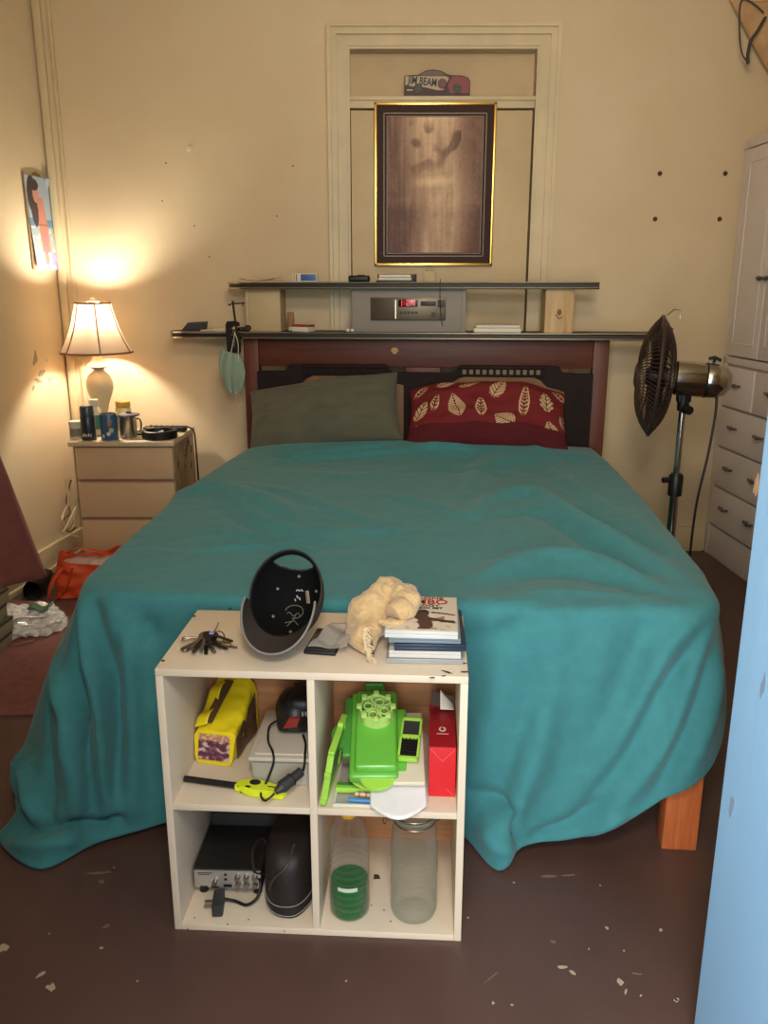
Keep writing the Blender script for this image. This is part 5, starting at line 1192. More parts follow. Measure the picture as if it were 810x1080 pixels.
hem = spline([(0.000, -0.030, 0.070), (-0.004, -0.036, 0.052), (0.000, -0.040, 0.034), (0.004, -0.040, 0.018), (0.010, -0.034, 0.004)], 30)
b = MB()
for k, (f, w, h) in enumerate(((5, 0.004, 0.008), (13, 0.007, 0.012), (22, 0.005, 0.014))):
    p = hem[f]; b.ball((p.x+0.006, p.y+0.006, p.z), 1.0, (w, 0.007, h), 12)
b.build('torn_opening', m_black, be)
b = MB(); rnd = random.Random(9)
for k in range(110):
    p0 = hem[rnd.randrange(30)] + Vector((rnd.uniform(-.003, .004), rnd.uniform(-.003, .002), rnd.uniform(-.002, .002)))
    d = Vector((rnd.uniform(-.2, 1), rnd.uniform(-.8, -.1), rnd.uniform(-.8, .3)))*0.014
    p2 = p0+d; p2.z = max(p2.z, 0.002)
    b.tube([p0, p0+d*0.5+Vector((0, 0, 0.003*rnd.uniform(-1, 1))), p2], 0.0006+0.0006*rnd.random(), 5)
b.build('frayed_thread', m_thread, be)
b = MB(); b.tube(hem, [0.0030+0.0010*math.sin(i*0.9) for i in range(30)], 8); b.build('torn_hem', m_thread, be)
b = MB(); b.tube(spline([(0.022, -0.012, 0.078), (0.040, -0.006, 0.070), (0.060, -0.002, 0.068), (0.076, 0.008, 0.072)], 24), [0.003+0.006*math.sin(math.pi*i/23) for i in range(24)], 8); b.build('rolled_edge', m_knit, be)
# ---------------------------------------------------------------- discs
m_casec = M('grey_clear_case', (150, 150, 146), 0.25, spec=0.6); m_casew = M('white_case', (198, 192, 182), 0.35); m_caseb = M('dark_blue_case', (38, 50, 68), 0.3); m_caseg = M('blue_grey_case', (118, 130, 138), 0.3)
CXC, CY0 = None, None
q = sz(448, 700, TOP); cx_, cy_ = q.x, q.y
def case(z, h, w, d, dx, dy, rz, mat_, lab, sp=None):
    t = put(thing('disc_case', lab, 'disc case', group='stacked disc cases'), cx_+dx, cy_+d/2+dy, z, R(rz))
    b = MB(); b.box((0, 0, h*0.27), (w, d, h*0.50), 0.0012); b.build('case_base', mat_, t)
    b = MB(); b.box((0, 0, h*0.76), (w, d, h*0.46), 0.0012); b.build('case_lid', sp or mat_, t)
    return t
case(TOP+0.0005, 0.010, 0.150, 0.180, -0.002, -0.002, 1, m_casec, 'grey clear disc case at the bottom of the stack')
case(TOP+0.011, 0.015, 0.140, 0.182, 0.000, 0.001, 0, m_casew, 'white disc case second from the bottom of the stack')
case(TOP+0.0265, 0.014, 0.140, 0.184, 0.008, 0.000, 1.5, m_caseb, 'dark blue disc case in the middle of the stack')
case(TOP+0.041, 0.011, 0.140, 0.182, -0.001, 0.004, 0, m_caseg, 'blue grey disc case just under the film box set')
dv = case(TOP+0.0525, 0.015, 0.142, 0.190, -0.006, 0.000, -1.0, M('silver_clear_edge', (206, 204, 196), 0.2, spec=0.7), 'film box set with red lettering on top of the disc stack')
m_cov = M_paint('film_cover_print', 0.3, 0.5)
b = MB(); b.grid(lambda u, v: Vector(((u-0.5)*0.138, (v-0.5)*0.184, 0.0152)), 80, 100); cv = b.build('cover_print', m_cov, dv, solid=0.0005)
def cov_col(c):
    x, y = c.x/0.138+0.5, c.y/0.184+0.5
    base = (222, 208, 186)
    n = noise.noise(Vector((c.x*90, c.y*90, 3)))
    if 0.05 < x < 0.66 and abs(x-(0.50+0.06*math.sin(y*9))) < 0.10+0.05*n and 0.05 < y < 0.52: return (84, 58, 48)
    if ((x-0.50)/0.10)**2+((y-0.50)/0.10)**2 < 1: return (52, 38, 36)
    if abs(y-(0.36-0.25*(x-0.5)+0.9*(x-0.75)**2*0.4)) < 0.035+0.01*n and 0.52 < x < 0.98: return (58, 44, 40)
    if abs(y-(0.24+0.5*(x-0.55))) < 0.045 and 0.55 < x < 0.82: return (176, 118, 90)
    if 0.62 < x < 0.98 and abs(y-(0.52-0.10*(x-0.62)-0.25*(x-0.62)**2)) < 0.018: return (40, 34, 34)
    if abs(y-0.07) < 0.012 and 0.62 < x < 0.72: return (90, 76, 66)
    if n > 0.35 and y < 0.3: return (196, 176, 150)
    return base
paint(cv, cov_col)
m_redi = M('red_print', (176, 34, 30), 0.4); m_redd = M('dark_red_print', (120, 44, 36), 0.4); m_blk = M('black_print', (34, 28, 28), 0.4)
words('title_lettering', 'STALLONE', 0.019, m_redd, dv, (-0.006, 0.0815, 0.0160), (0, 0, 0), 0.0002, 0.0003, sx=1.05)
words('title_lettering', 'RAMBO', 0.034, m_redi, dv, (-0.004, 0.060, 0.0160), (0, 0, 0), 0.0002, 0.0006, sx=0.95)
words('title_lettering', 'TRILOGY', 0.016, m_blk, dv, (-0.002, 0.040, 0.0160), (0, 0, 0), 0.0002, 0.0003, sx=1.1)
words('title_lettering', 'DVD BOX SET', 0.013, m_blk, dv, (-0.004, 0.026, 0.0160), (0, 0, 0), 0.0002, 0.0004, sx=1.1)

# ================================================================ upper left compartment
FZ = MZ+T_
m_yel = M('yellow_foil_bag', (232, 206, 28), 0.35, var=0.10, scale=14, bump=0.25, bscale=40)
q0 = sz(222, 810, FZ); q1 = sz(250, 770, FZ)
yb = put(thing('yellow_food_bag', 'crumpled yellow food packet with purple picture in the upper left compartment', 'food packet'), q0.x+0.004, q0.y+0.012, FZ+0.001, R(-9))
BL = 0.150
def ybag(u, v):
    a = u*2*math.pi; y = BL*v
    h = 0.072+0.066*v; w = 0.046
    c_, s_ = math.cos(a), math.sin(a)
    x = w*math.copysign(abs(c_)**0.35, c_); z = h/2+h/2*math.copysign(abs(s_)**0.35, s_)
    p_ = Vector((x, y+0.016*(z/h)*(1-v)*1.0, z))
    k = noise.noise(p_*28)*0.005+noise.noise(p_*70)*0.002
    return p_+Vector((k if abs(c_) > .5 else 0, 0, k if s_ > 0.2 else 0))
b = MB(); b.grid(ybag, 60, 36, True); e0 = [v for v in b.bm.verts]
b.bm.verts.ensure_lookup_table()
b.bm.faces.new([b.bm.verts[i*36] for i in range(60)]); b.bm.faces.new([b.bm.verts[i*36+35] for i in range(60)])
b.build('packet', m_yel, yb, angle=50)
b = MB(); b.grid(lambda u, v: Vector((-0.036+0.072*u, 0.0005+0.016*(0.10+0.75*v)-0.0025, 0.008+0.058*v)), 40, 30); lab = b.build('front_picture', M_paint('packet_print', 0.35, 0.5), yb, solid=0.0006)
def lab_col(c):
    n = noise.noise(Vector((c.x*70, 0, c.z*110))); m2 = noise.noise(Vector((c.x*180, 1, c.z*180)))
    if c.z > 0.052: return (176, 120, 96) if m2 > -0.1 else (210, 176, 120)
    if c.z < 0.010: return (232, 206, 28)
    return (88, 44, 60) if n+0.4*m2 > 0.02 else ((128, 84, 92) if n > -0.25 else (196, 168, 156))
paint(lab, lab_col)
b = MB(); b.grid(lambda u, v: Vector((0.0475+0.0012*math.sin(u*9), 0.018+(BL-0.03)*u, 0.010+v*(0.050+0.05*u))), 24, 16); b.build('side_print', M('brown_side_print', (104, 78, 56), 0.4, var=0.5, scale=30), yb, solid=0.0006)
b = MB(); b.prism([(-0.020, 0.020), (0.000, 0.022), (0.010, 0.140), (-0.012, 0.142)], 0, 0.002, axis='z'); o = b.build('torn_slot', M('packet_inside_brown', (84, 60, 38), 0.6), yb, loc=(-0.008, 0, 0.0795), rot=(R(24.0), 0, 0))
b = MB(); b.grid(lambda u, v: Vector((-0.046+0.030*v, 0.012+0.135*u, 0.090+0.060*u+0.006*math.sin(u*12)-0.012*(1-v))), 24, 6); b.build('folded_flap', m_yel, yb, solid=0.001)
# clear storage tub
m_tub = M_glass('frosted_tub', (206, 196, 180), 0.25, 0.55); m_tubl = M('frosted_tub_lid', (196, 184, 166), 0.3)
tx0, tx1 = -0.142, -0.012
tub = put(thing('storage_tub', 'frosted plastic food tub with lid beneath the black inflator', 'plastic tub'), (tx0+tx1)/2, 0.17, FZ+0.0008)
w2 = (tx1-tx0)/2
b = MB(); b.prism([(-w2+0.006, 0.0), (w2-0.006, 0.0), (w2-0.002, 0.060), (-w2+0.002, 0.060)], -0.098, 0.098, bev=0.006); b.build('tub_body', m_tub, tub)
b = MB(); b.box((0, 0, 0.064), (2*w2+0.004, 0.204, 0.010), 0.004); b.box((0, 0, 0.070), (2*w2-0.02, 0.18, 0.005), 0.002); b.build('tub_lid', m_tubl, tub)
# black inflator with a car plug
inf = put(thing('tyre_inflator', 'black inflator with a red switch panel and car lead on the frosted tub', 'inflator'), -0.060, 0.190, FZ+0.0745)
b = MB(); b.ball((0, 0, 0.045), 0.05, (0.92, 1.25, 0.88), 28); b.box((0.012, 0.0, 0.052), (0.055, 0.10, 0.076), 0.02, seg=4); b.box((-0.004, 0.01, 0.03), (0.07, 0.11, 0.05), 0.018, seg=4); b.build('housing', m_black, inf)
b = MB(); b.prism([(-0.020, 0.030), (0.010, 0.034), (0.016, 0.056), (-0.006, 0.056)], -0.066, -0.052, bev=0.002); b.build('red_panel', M('dull_red_switch', (132, 42, 34), 0.4), inf)
b = MB(); b.box((0.022, -0.056, 0.062), (0.004, 0.006, 0.010), 0.001); b.box((0.029, -0.056, 0.062), (0.004, 0.006, 0.010), 0.001); b.build('vent_slot', m_edge, inf)
cab = spline([(-0.040, -0.01, 0.020), (-0.056, -0.03, 0.014), (-0.050, -0.075, 0.006), (-0.034, -0.112, 0.004), (-0.030, -0.130, -0.014), (-0.046, -0.142, -0.056), (-0.050, -0.168, -0.060), (-0.036, -0.192, -0.058), (-0.018, -0.184, -0.046)], 70)
b = MB(); b.tube(cab, 0.0024, 8); b.build('lead', m_black, inf)
b = MB(); b.tube(spline([(0.020, -0.050, 0.008), (0.030, -0.080, 0.005), (0.034, -0.115, 0.004), (0.035, -0.133, -0.012), (0.030, -0.132, -0.030)], 26), 0.0024, 8); b.build('lead', m_black, inf)
pa, pb_ = Vector((-0.016, -0.182, -0.044)), Vector((0.029, -0.134, -0.026))
dn = (pb_-pa)
b = MB(); b.cyl(pa, pa+dn*0.22, 0.006, 0.011, 18); b.cyl(pa+dn*0.22, pa+dn*0.60, 0.0135, 0.0125, 20); b.cyl(pa+dn*0.60, pa+dn*0.98, 0.0105, 0.0100, 18); b.build('car_plug', m_dgrey, inf)
b = MB(); b.cyl(pa+dn*0.59, pa+dn*0.615, 0.0138, n=20); b.build('plug_collar', m_black, inf)
# gas lighter
q0 = sz(193, 821, FZ+0.011); q1 = sz(252, 829, FZ+0.012); q2 = sz(292, 842, FZ+0.010)
gl = put(thing('gas_lighter', 'bright yellow gas lighter with long black nozzle lying at the shelf front', 'lighter'), 0, 0, FZ)
a0 = Vector((max(q0.x, -SW+T_+0.004), q0.y, 0.011)); a1 = Vector((q1.x, q1.y, 0.012)); 
dv_ = (a1-a0).normalized(); a2 = a1+dv_*0.012
b = MB(); b.tube([a0, a1], 0.0065, 14); b.build('nozzle', m_black, gl)
m_ly = M('fluorescent_yellow', (222, 232, 40), 0.35)
e = a1+dv_*0.105; sd = Vector((-dv_.y, dv_.x, 0))
GM = Matrix.Translation(a1) @ Matrix(((dv_.x, sd.x, 0, 0), (dv_.y, sd.y, 0, 0), (0, 0, 1, 0), (0, 0, 0, 1)))
out = [(-0.006, -0.008), (0.008, -0.009), (0.020, -0.016), (0.045, -0.017), (0.100, -0.013), (0.104, 0.0), (0.100, 0.009), (0.060, 0.012), (0.052, 0.018), (0.040, 0.023), (0.026, 0.023), (0.014, 0.016), (0.006, 0.009), (-0.006, 0.008)]
b = MB(); b.prism(out, -0.0095, 0.009, axis='z', bev=0.003, m=GM); b.build('body', m_ly, gl)
b = MB(); b.prism([(0.033+0.012*math.cos(R(k)), 0.008+0.0095*math.sin(R(k))) for k in range(0, 360, 20)], 0.0085, 0.0100, axis='z', m=GM); b.build('trigger_hole', m_black, gl)
b = MB(); b.prism([(0.020, -0.013), (0.030, -0.014), (0.030, -0.009), (0.020, -0.008)], 0.0085, 0.0105, axis='z', m=GM); b.prism([(0.064, -0.001), (0.094, -0.002), (0.094, 0.0005), (0.064, 0.0015)], 0.0085, 0.0096, axis='z', m=GM); b.build('black_detail', m_black, gl)

# ================================================================ upper right compartment
m_grn = M('translucent_green_plastic', (104, 178, 62), 0.25, spec=0.6); m_lime = M('lime_green_plastic', (164, 212, 76), 0.35); m_grd = M('deep_green_plastic', (80, 146, 60), 0.3)
vs = put(thing('vegetable_slicer', 'green vegetable slicer box with a flower shaped cutter piled in the upper right compartment', 'vegetable slicer'), 0.123, 0.022, FZ, R(3))
TL = Matrix.Translation((0, 0, 0.030)) @ Matrix.Rotation(R(20), 4, 'X')
def TB(c, s, bev, b): b.box(c, s, bev, TL, 3)
b = MB(); TB((-0.004, 0.13, 0.012), (0.100, 0.225, 0.022), 0.007, b); TB((0.0, 0.13, 0.030), (0.086, 0.205, 0.022), 0.008, b); b.build('green_lid', m_grn, vs)
b = MB(); TB((-0.004, 0.251, 0.020), (0.044, 0.026, 0.012), 0.004, b); TB((-0.006, 0.258, 0.029), (0.040, 0.008, 0.012), 0.003, b); b.build('rear_catch', m_grd, vs)
b = MB(); b.prism([(0.036*math.cos(R(a)), 0.030*math.sin(R(a))) for a in range(180, 361, 15)], 0.010, 0.018, axis='z', bev=0.002, m=TL @ Matrix.Translation((0.004, 0.022, 0))); b.build('front_catch', m_lime, vs)
b = MB(); b.prism([(0.066*math.cos(R(a)), 0.045*math.sin(R(a))) for a in range(100, 260, 12)] , -0.004, 0.012, axis='z', bev=0.002, m=TL @ Matrix.Translation((-0.030, 0.135, 0)))
TB((-0.046, 0.16, 0.004), (0.050, 0.16, 0.014), 0.006, b); b.build('side_wing', m_grd, vs)
b = MB(); TB((0.052, 0.12, 0.006), (0.026, 0.170, 0.014), 0.006, b); b.build('side_wing', m_grn, vs)
# flower cutter
n = 48
def flo(a): return 1+0.12*math.cos(a*8)
FM = TL @ Matrix.Translation((0.0, 0.160, 0.041)) @ Matrix.Diagonal((1.15, 1.15, 0.95, 1))
b = MB(); b.lathe([(0.031, 0.0), (0.031, 0.030), (0.0285, 0.030), (0.0285, 0.0)], 64, m=FM, wav=lambda a, z: 1+0.05*math.cos(a*8)*(z > 0.01))
for k in range(4):
    a = k*math.pi/2+0.4; b.bx(0.002, 0.029, -0.002, 0.002, 0.004, 0.026, 0, FM @ Matrix.Rotation(a, 4, 'Z'))
    b.tube([FM @ Vector((0.016*math.cos(a+0.8)+0.008*math.cos(j*0.7), 0.016*math.sin(a+0.8)+0.008*math.sin(j*0.7), 0.024)) for j in range(9)], 0.0022, 6, closed=True)
for k in range(8):
    a = k*math.pi/4; b.box((0.031*math.cos(a), 0.031*math.sin(a), 0.031), (0.010, 0.010, 0.008), 0.002, FM)
b.build('flower_cutter', M('pale_lime_cutter', (186, 216, 116), 0.4), vs)
m_cream_tray = M('cream_slicer_tray', (214, 200, 172), 0.4)
b = MB(); b.box((0.062, 0.115, 0.040), (0.076, 0.20, 0.010), 0.004, Matrix.Rotation(R(15), 4, 'X'), 3); b.build('cream_tray', m_cream_tray, vs)
bl = put(thing('blade_insert', 'green framed blade insert with dark grid leaning behind the red box', 'blade insert'), 0.189, 0.120, FZ+0.082, R(-4))
IM = Matrix.Rotation(R(17), 4, 'X')
b = MB()
for q in ((-0.022, -0.017, -0.05, 0.065), (0.017, 0.022, -0.05, 0.065), (-0.022, 0.022, -0.05, -0.042), (-0.022, 0.022, 0.008, 0.016), (-0.022, 0.022, 0.058, 0.065)): b.bx(q[0], q[1], q[2], q[3], 0, 0.010, 0.001, IM)
b.build('frame', m_lime, bl)
b = MB(); b.bx(-0.017, 0.017, 0.016, 0.058, 0.001, 0.006, 0, IM); b.bx(-0.017, 0.017, -0.042, 0.008, 0.001, 0.004, 0, IM); b.build('backing', m_dgrey, bl)
b = MB()
for k in range(6): b.bx(-0.017, 0.017, -0.040+k*0.008, -0.038+k*0.008, 0.004, 0.009, 0, IM)
for k in range(5): b.bx(-0.016+k*0.0076, -0.0148+k*0.0076, -0.042, 0.008, 0.004, 0.009, 0, IM)
b.build('blade', m_keyd, bl)
# loose green slicer lid leaning on the divider
lf = put(thing('slicer_lid', 'lime green framed slicer lid standing on edge against the divider', 'slicer lid'), 0.022, 0.075, FZ+0.001, R(-4))
LM = Matrix.Rotation(R(9), 4, 'Y')
b = MB(); b.bx(-0.004, 0.004, -0.062, 0.085, 0.006, 0.118, 0.003, LM); b.build('lid_panel', m_grd, lf)
b = MB()
for q in ((-0.066, -0.058, 0.0, 0.122), (0.080, 0.088, 0.0, 0.122), (-0.066, 0.088, 0.114, 0.124), (-0.066, 0.088, 0.0, 0.008)): b.bx(-0.006, 0.007, q[0], q[1], q[2], q[3], 0.002, LM)
b.build('lid_rim', m_lime, lf)
b = MB()
for y, z in ((-0.068, 0.012), (-0.068, 0.075), (0.04, 0.126)): b.box((0, y, z), (0.012, 0.012, 0.010), 0.002, LM)
b.build('lid_catch', m_lime, lf)
# curved lime guard and strip in front
t = put(thing('slicer_guard', 'curved lime and clear guard resting in front of the green box', 'slicer guard'), 0.075, 0.030, FZ+0.022)
b = MB()
for r, z in ((0.055, 0.0), (0.047, 0.010)):
    b.tube([(0.06+r*1.2*math.cos(R(a)), 0.045+r*math.sin(R(a)), z+0.012) for a in range(180, 262, 8)], 0.006, 8, flat=0.6)
b.build('curved_rail', m_lime, t)
b = MB(); b.grid(lambda u, v: Vector((0.06+(0.066-0.02*v)*math.cos(R(182+74*u)), 0.045+(0.056-0.02*v)*math.sin(R(182+74*u)), 0.018+0.012*v)), 16, 4); b.build('clear_window', m_clear, t, solid=0.001)
t = put(thing('cutter_pusher', 'lime bar with dark slot lying under the green box', 'pusher'), 0.070, 0.060, FZ+0.006)
b = MB(); b.bx(-0.032, 0.045, -0.012, 0.012, 0, 0.012, 0.003); b.build('bar', m_lime, t)
b = MB(); b.bx(-0.028, 0.040, -0.004, 0.006, 0.011, 0.0135, 0.001); b.build('slot', m_grd, t)
b = MB(); b.grid(lambda u, v: Vector((0.056*(2*u-1), -0.030+0.070*v-0.042*math.sin(math.pi*u)*(1-v), 0.008+0.024*v)), 30, 12)
o = b.build('white_scoop', M('white_scoop_plastic', (232, 226, 224), 0.3), solid=0.003); tag(put(o, 0.168, 0.030, FZ+0.004, R(4)), 'curved white scoop at the front of the upper right compartment', 'scoop')
t = put(thing('clear_tray', 'shallow clear tray lying flat under the slicer parts', 'tray'), 0.106, 0.075, FZ+0.0006)
b = MB(); b.bx(-0.066, 0.066, -0.062, 0.09, 0, 0.002, 0.0005); b.build('tray_floor', m_clear, t)
b = MB()
for q in ((-0.068, -0.064, -0.064, 0.09), (0.064, 0.068, -0.064, 0.09), (-0.068, 0.068, -0.066, -0.062)): b.bx(q[0], q[1], q[2], q[3], 0, 0.006, 0.0008)
b.build('tray_rim', M('pale_clear_rim', (216, 214, 200), 0.25), t)
t = put(thing('blue_pen', 'blue pen lying in the clear tray', 'pen'), 0.098, 0.022, FZ+0.0075, R(-3))
b = MB(); b.tube([(-0.03, 0, 0), (0.034, 0, 0)], 0.0044, 12); b.build('barrel', M('pen_blue', (70, 132, 190), 0.3), t)
b = MB(); b.cyl((0.034, 0, 0), (0.044, 0, 0), 0.0044, 0.0012, 12); b.build('tip', m_white, t)
t = put(thing('striped_stick', 'cream and pink striped stick across the clear tray', 'stick'), 0.125, 0.040, FZ+0.0082, R(-4))
b = MB(); b.tube([(-0.045, 0, 0), (0.045, 0, 0)], 0.0048, 12); b.build('stick', M('stick_cream', (222, 196, 160), 0.5), t)
for k in range(6):
    b = MB(); b.tube([(-0.038+k*0.014, 0, 0), (-0.034+k*0.014, 0, 0)], 0.0051, 12); b.build('stripe', M('stripe_pink', (196, 120, 96), 0.5) if k == 0 else bpy.data.materials['stripe_pink'], t)
# red carton with white emblem
m_rd = M('bright_red_card', (206, 30, 38), 0.45); 
rb = put(thing('red_phone_box', 'upright red carton with white round emblem in the upper right compartment', 'carton'), 0.2565, 0.055, FZ+0.0006, 0)
RW, RH, RDp = 0.027, 0.112, 0.185
b = MB(); b.bx(-RW, RW, 0, RDp, 0, RH, 0.0012); b.build('carton', m_rd, rb)
b = MB(); b.bx(-RW-0.0004, RW+0.0004, 0.0006, RDp*0.86, RH-0.0002, RH+0.0014, 0.0004); b.build('top_flap', M('shaded_red_card', (158, 20, 32), 0.45), rb)  # same red card, darkened to put the shade of the top into its colour
b = MB(); b.prism([(-RW+0.004, 0), (RW, 0), (RW, 0.022), (-RW+0.004, 0.034)], -0.0008, 0.0008, m=Matrix.Translation((0, RDp*0.93, RH+0.001)) @ Matrix.Rotation(R(-12), 4, 'X')); b.build('rear_flap', m_chipd, rb)
b = MB(); b.grid(lambda u, v: Vector((-0.004+0.030*u, RDp*0.80+0.026*v, RH+0.003+0.034*(1-u)*v+0.002)), 8, 8); b.build('paper_leaflet', m_white, rb, solid=0.0006)
b = MB(); b.tube([(-RW+0.002, -0.0006, RH-0.003), (-0.002, -0.0008, RH-0.028), (0.002, -0.0008, RH-0.028), (RW-0.002, -0.0006, RH-0.003)], 0.0007, 5); b.tube([(RW-0.003, -0.0006, 0.003), (0.008, -0.0008, 0.020)], 0.0007, 5); b.build('fold_crease', M('crease_pink', (226, 96, 92), 0.5), rb)
EM = Matrix.Translation((0.0, 0.070, RH+0.0016))
b = MB(); b.prism([(0.0075*math.cos(R(a)), 0.0095*math.sin(R(a))) for a in range(0, 360, 15)], 0, 0.0003, axis='z', m=EM); em = b.build('emblem', m_white, rb)
b = MB(); b.prism([(0.0038*math.cos(R(a)), -0.0012+0.0045*math.sin(R(a))) for a in range(0, 360, 20)], 0.0003, 0.0006, axis='z', m=EM); b.prism([(-0.0036, -0.001), (-0.0030, 0.006), (0.002, 0.0085), (0.0026, 0.0075), (0.0, 0.0055), (0.0002, 0.001)], 0.0003, 0.0006, axis='z', m=EM); b.build('emblem_mark', bpy.data.materials['shaded_red_card'], em)
b = MB(); b.bx(-0.012, 0.012, 0.050, 0.0535, RH+0.0014, RH+0.0018); b.build('emblem_lettering', M('pinkish_print', (222, 150, 150), 0.5), rb)

# ================================================================ lower left compartment
LZ = T_
st = put(thing('set_top_box', 'black set top box with silver rear panel of sockets in the lower left compartment', 'set top box'), -0.2045, 0.085, LZ+0.022, R(1))
b = MB(); b.bx(-0.076, 0.074, 0.0, 0.15, 0, 0.050, 0.002); b.build('case', M('satin_black_metal', (30, 27, 26), 0.5), st)
b = MB(); b.bx(-0.074, 0.072, -0.002, 0.004, 0.002, 0.046, 0.0008); sp_ = b.build('rear_panel', M('silver_panel', (186, 180, 172), 0.35, metal=0.6), st)
m_brass = M('socket_metal', (150, 146, 138), 0.3, metal=1.0)
for i in range(3):
    for j in range(2):
        x = 0.022+i*0.019; z = 0.014+j*0.018
        b = MB(); b.cyl((x, -0.002, z), (x, -0.011, z), 0.0062, n=14); k_ = b.build('socket', m_brass, sp_)
for x in (-0.028,):
    b = MB(); b.cyl((x, -0.002, 0.020), (x, -0.014, 0.020), 0.0055, n=14); b.build('aerial_socket', m_brass, sp_)
b = MB()
for q in ((-0.010, 0.008, 0.005, 0.012), (-0.062, -0.045, 0.003, 0.006), (-0.038, -0.020, 0.003, 0.006)): b.bx(q[0], q[1], -0.0028, -0.0018, q[2], q[3])
b.bx(-0.008, -0.002, -0.0028, -0.0018, 0.022, 0.027); b.bx(-0.008, -0.002, -0.0028, -0.0018, 0.034, 0.039); b.build('port_print', m_black, sp_)
b = MB(); b.bx(-0.066, -0.033, -0.0027, -0.0018, 0.039, 0.0405); b.bx(-0.066, -0.04, -0.0027, -0.0018, 0.035, 0.0362); b.build('panel_print', m_dgrey, sp_)
for x in (-0.06, 0.06):
    for y in (0.02, 0.13):
        b = MB(); b.cyl((x, y, -0.0215), (x, y, 0.002), 0.010, n=14); b.build('foot', m_black, st)
s2 = put(thing('disc_player', 'flat black and silver player standing behind the set top box', 'player'), -0.200, 0.2710, LZ+0.0006, 0)
b = MB(); b.bx(-0.08, 0.12, -0.030, 0.030, 0.0, 0.105, 0.003); b.build('case', bpy.data.materials['satin_black_metal'], s2)
b = MB(); b.bx(-0.078, 0.118, -0.0315, -0.028, 0.004, 0.100, 0.001); b.build('front_panel', m_dgrey, s2)
pw = put(thing('power_adapter', 'black mains adapter lying in front of the set top box', 'adapter'), -0.218, 0.046, LZ+0.0008, R(8))
b = MB(); b.bx(-0.012, 0.012, -0.026, 0.026, 0, 0.030, 0.005); b.build('body', m_dgrey, pw)
b = MB()
for x in (-0.005, 0.005): b.bx(-0.030, -0.011, x-0.001, x+0.001, 0.012+x*0.4, 0.018+x*0.4)
b.build('pin', m_brass, pw)
b = MB(); b.tube(spline([(0.010, 0.015, 0.012), (0.035, 0.012, 0.007), (0.060, 0.0, 0.006), (0.082, 0.002, 0.020), (0.090, 0.016, 0.040), (0.086, 0.030, 0.050)], 36), 0.0034, 8); b.build('lead', m_black, pw)
hb = put(thing('black_bag', 'soft black rounded bag with pale stitching in the lower left compartment', 'bag'), -0.0690, 0.108, LZ+0.001)
m_bb = M('brown_black_leather', (38, 30, 27), 0.55, bump=0.12, bscale=70)
def bbag(u, v):
    a = u*2*math.pi; c_, s_ = math.cos(a), math.sin(a)
    r = (1.0-0.97*v**9)**0.30-(0.12*(1-min(1, v*7))**2)
    x = 0.0545*math.copysign(abs(c_)**0.8, c_)*r; y = 0.092*math.copysign(abs(s_)**0.85, s_)*r
    return Vector((x, y+0.012*v, 0.150*v+0.004*noise.noise(Vector((x*20, y*20, v*4)))))
b = MB(); b.grid(bbag, 60, 36, True); b.bm.verts.ensure_lookup_table(); b.bm.faces.new([b.bm.verts[i*36] for i in range(60)]); b.bm.faces.new([b.bm.verts[i*36+35] for i in range(60)]); b.build('bag_body', m_bb, hb, angle=60)
m_st = M('pale_stitching', (150, 142, 134), 0.7)
for v in (0.10, 0.24):
    b = MB(); b.tube([bbag(0.50+0.5*k/40, v+0.05*abs(k/20-1)**2)*1.0+Vector((0, -0.0012, 0)) for k in range(41)], 0.0009, 5); b.build('stitch_line', m_st, hb)
b = MB(); b.tube(spline([bbag(0.56, 0.50)+Vector((-0.002, -0.004, 0)), Vector((-0.066, -0.070, 0.105)), Vector((-0.074, -0.040, 0.135)), Vector((-0.060, -0.010, 0.142)), bbag(0.55, 0.9)+Vector((-0.002, -0.004, 0))], 30), 0.0055, 8, flat=0.35); b.build('strap_loop', m_bb, hb)
b = MB(); b.tube(spline([bbag(0.66, 0.45)+Vector((0, -0.003, 0)), bbag(0.70, 0.66)+Vector((0, -0.004, 0)), bbag(0.76, 0.85)+Vector((0, -0.003, 0)), bbag(0.82, 0.99)+Vector((0, -0.002, 0))], 26), 0.0028, 6); b.build('piping', M('leather_piping', (66, 52, 46), 0.5), hb)

# ================================================================ lower right compartment
m_pet = M_glass('clear_bottle_plastic', (226, 226, 218), 0.08, 0.03, gain=0.34, body=0.5); m_jar = M_glass('greenish_jar_glass', (222, 230, 220), 0.03, 0.03, gain=0.50, body=0.40)
m_liq = M('green_liquid', (18, 120, 40), 0.12, trans=0.35, ior=1.33)
q = sz(368, 966, LZ)
bo = put(thing('detergent_bottle', 'clear ribbed bottle a third full of green liquid in the lower right compartment', 'bottle'), q.x, q.y+0.020, LZ+0.0006); bo.scale = (1, 1, 0.93)
prof = [(0, 0.002), (0.038, 0.0), (0.042, 0.006)]
z = 0.012
while z < 0.140: prof += [(0.0425, z), (0.0425, z+0.010), (0.0405, z+0.0125), (0.0405, z+0.0145)]; z += 0.017
prof += [(0.0425, 0.150), (0.041, 0.195), (0.036, 0.222), (0.024, 0.242), (0.015, 0.248), (0.015, 0.254)]
b = MB(); b.lathe(prof, 40); b.build('bottle_body', m_pet, bo, angle=180)
b = MB(); b.lathe([(0, 0.004), (0.037, 0.003), (0.0395, 0.010), (0.0395, 0.088), (0, 0.088)], 40); b.build('liquid', m_liq, bo)
b = MB(); b.lathe([(0.016, 0.250), (0.0175, 0.252), (0.0175, 0.266), (0.015, 0.270), (0, 0.270)], 24, wav=lambda a, z: 1+0.03*math.cos(a*18)); b.build('cap', M('yellow_cap', (222, 160, 48), 0.4), bo)
b = MB(); b.grid(lambda u, v: Vector((0.0428*math.sin(-0.5+1.0*u), -0.0428*math.cos(-0.5+1.0*u), 0.082+0.010*v)), 12, 3); b.build('label_band', M('pale_band', (196, 210, 184), 0.4), bo)
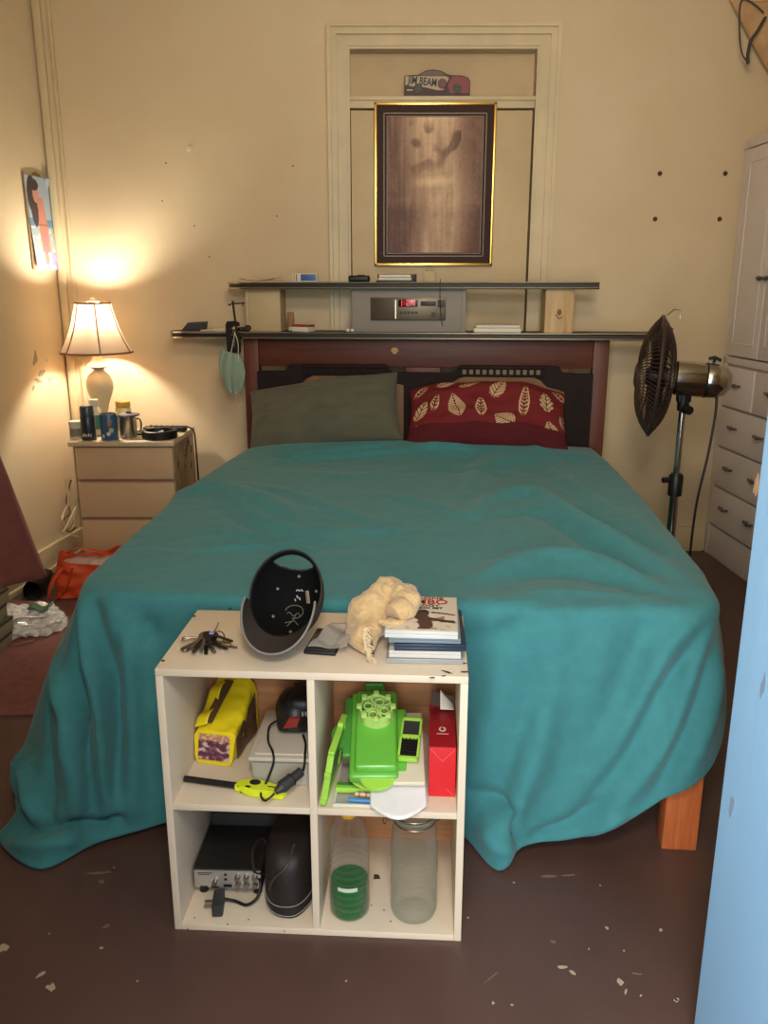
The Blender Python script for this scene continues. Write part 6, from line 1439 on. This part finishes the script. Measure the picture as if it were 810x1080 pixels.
q = sz(436, 968, LZ)
ja = put(thing('clip_top_jar', 'empty clip top glass jar standing right of the green bottle', 'jar'), q.x, q.y+0.022, LZ+0.0006)
b = MB(); b.lathe([(0, 0.012), (0.028, 0.008), (0.040, 0.0), (0.046, 0.004), (0.049, 0.014)] + [(0.0490+0.0007*math.sin(k*1.9), 0.014+0.164*k/40) for k in range(1, 40)] + [(0.047, 0.205), (0.041, 0.222), (0.040, 0.228), (0.044, 0.230), (0.044, 0.238), (0.040, 0.239)], 44, wav=lambda a, z: 1+0.022*math.cos(a*7+z*30)*math.sin(z*95)*(0.02 < z < 0.19)); b.build('jar_body', m_jar, ja, angle=180)
b = MB(); b.lathe([(0.0445, 0.241), (0.0445, 0.248), (0.040, 0.252), (0.030, 0.254), (0, 0.256)], 40); b.build('lid', m_jar, ja, angle=60)
b = MB(); b.lathe([(0.041, 0.2385), (0.0455, 0.2385), (0.0455, 0.2408), (0.041, 0.2408)], 40); b.build('rubber_seal', M('grey_green_seal', (120, 132, 118), 0.5), ja)
b = MB(); b.tube([(0.0425*math.cos(k*math.pi/20), 0.0425*math.sin(k*math.pi/20), 0.226) for k in range(40)], 0.0016, 6, closed=True); b.tube([(0.046*math.cos(k*math.pi/20), 0.046*math.sin(k*math.pi/20), 0.247) for k in range(40)], 0.0014, 6, closed=True)
b.tube(spline([(-0.043, -0.01, 0.226), (-0.058, -0.014, 0.232), (-0.060, -0.014, 0.250), (-0.046, -0.010, 0.247)], 16), 0.0014, 6); b.tube(spline([(-0.043, 0.008, 0.226), (-0.062, -0.004, 0.215), (-0.064, -0.012, 0.235), (-0.05, -0.012, 0.25)], 16), 0.0014, 6); b.tube(spline([(0.043, -0.006, 0.226), (0.056, -0.010, 0.236), (0.052, -0.008, 0.250), (0.045, -0.006, 0.247)], 14), 0.0014, 6)
b.build('wire_clip', m_key, ja)
# ================================================================ light
def area(name, loc, target, sx, sy, power, rgb):
    l = bpy.data.lights.new(name, 'AREA'); l.shape = 'RECTANGLE'; l.size = sx; l.size_y = sy; l.energy = power; l.color = rgb
    o = bpy.data.objects.new(name, l); COL.objects.link(o); o.location = loc
    o.rotation_euler = (Vector(target)-Vector(loc)).to_track_quat('-Z', 'Y').to_euler(); return o
def point(name, loc, power, rgb, r):
    l = bpy.data.lights.new(name, 'POINT'); l.energy = power; l.color = rgb; l.shadow_soft_size = r
    o = bpy.data.objects.new(name, l); COL.objects.link(o); o.location = loc; return o
area('doorway_daylight', (-0.28, -0.80, 1.22), (0.30, 1.75, 0.60), 1.15, 1.95, 84, (0.90, 0.97, 1.0))
point('shelf_top_fill', (0.05, -0.05, 2.0), 76, (1.0, 0.92, 0.80), 0.15)  # unseen fill light added outside the doorway to brighten the shelf top
area('back_wall_fill', (0.3, 1.0, 2.40), (0.3, 2.0, 2.75), 0.6, 0.4, 25, (1.0, 0.84, 0.64))  # unseen warm fill added to wash the back wall, no fitting there
w = bpy.data.worlds.new('outside'); w.use_nodes = True
w.node_tree.nodes['Background'].inputs[0].default_value = (0.55, 0.72, 1.0, 1); w.node_tree.nodes['Background'].inputs[1].default_value = 0.35
scene.world = w
scene.view_settings.view_transform = 'Standard'; scene.view_settings.look = 'None'
scene.view_settings.exposure = 0.0; scene.view_settings.gamma = 1.0; scene.view_settings.use_curve_mapping = False
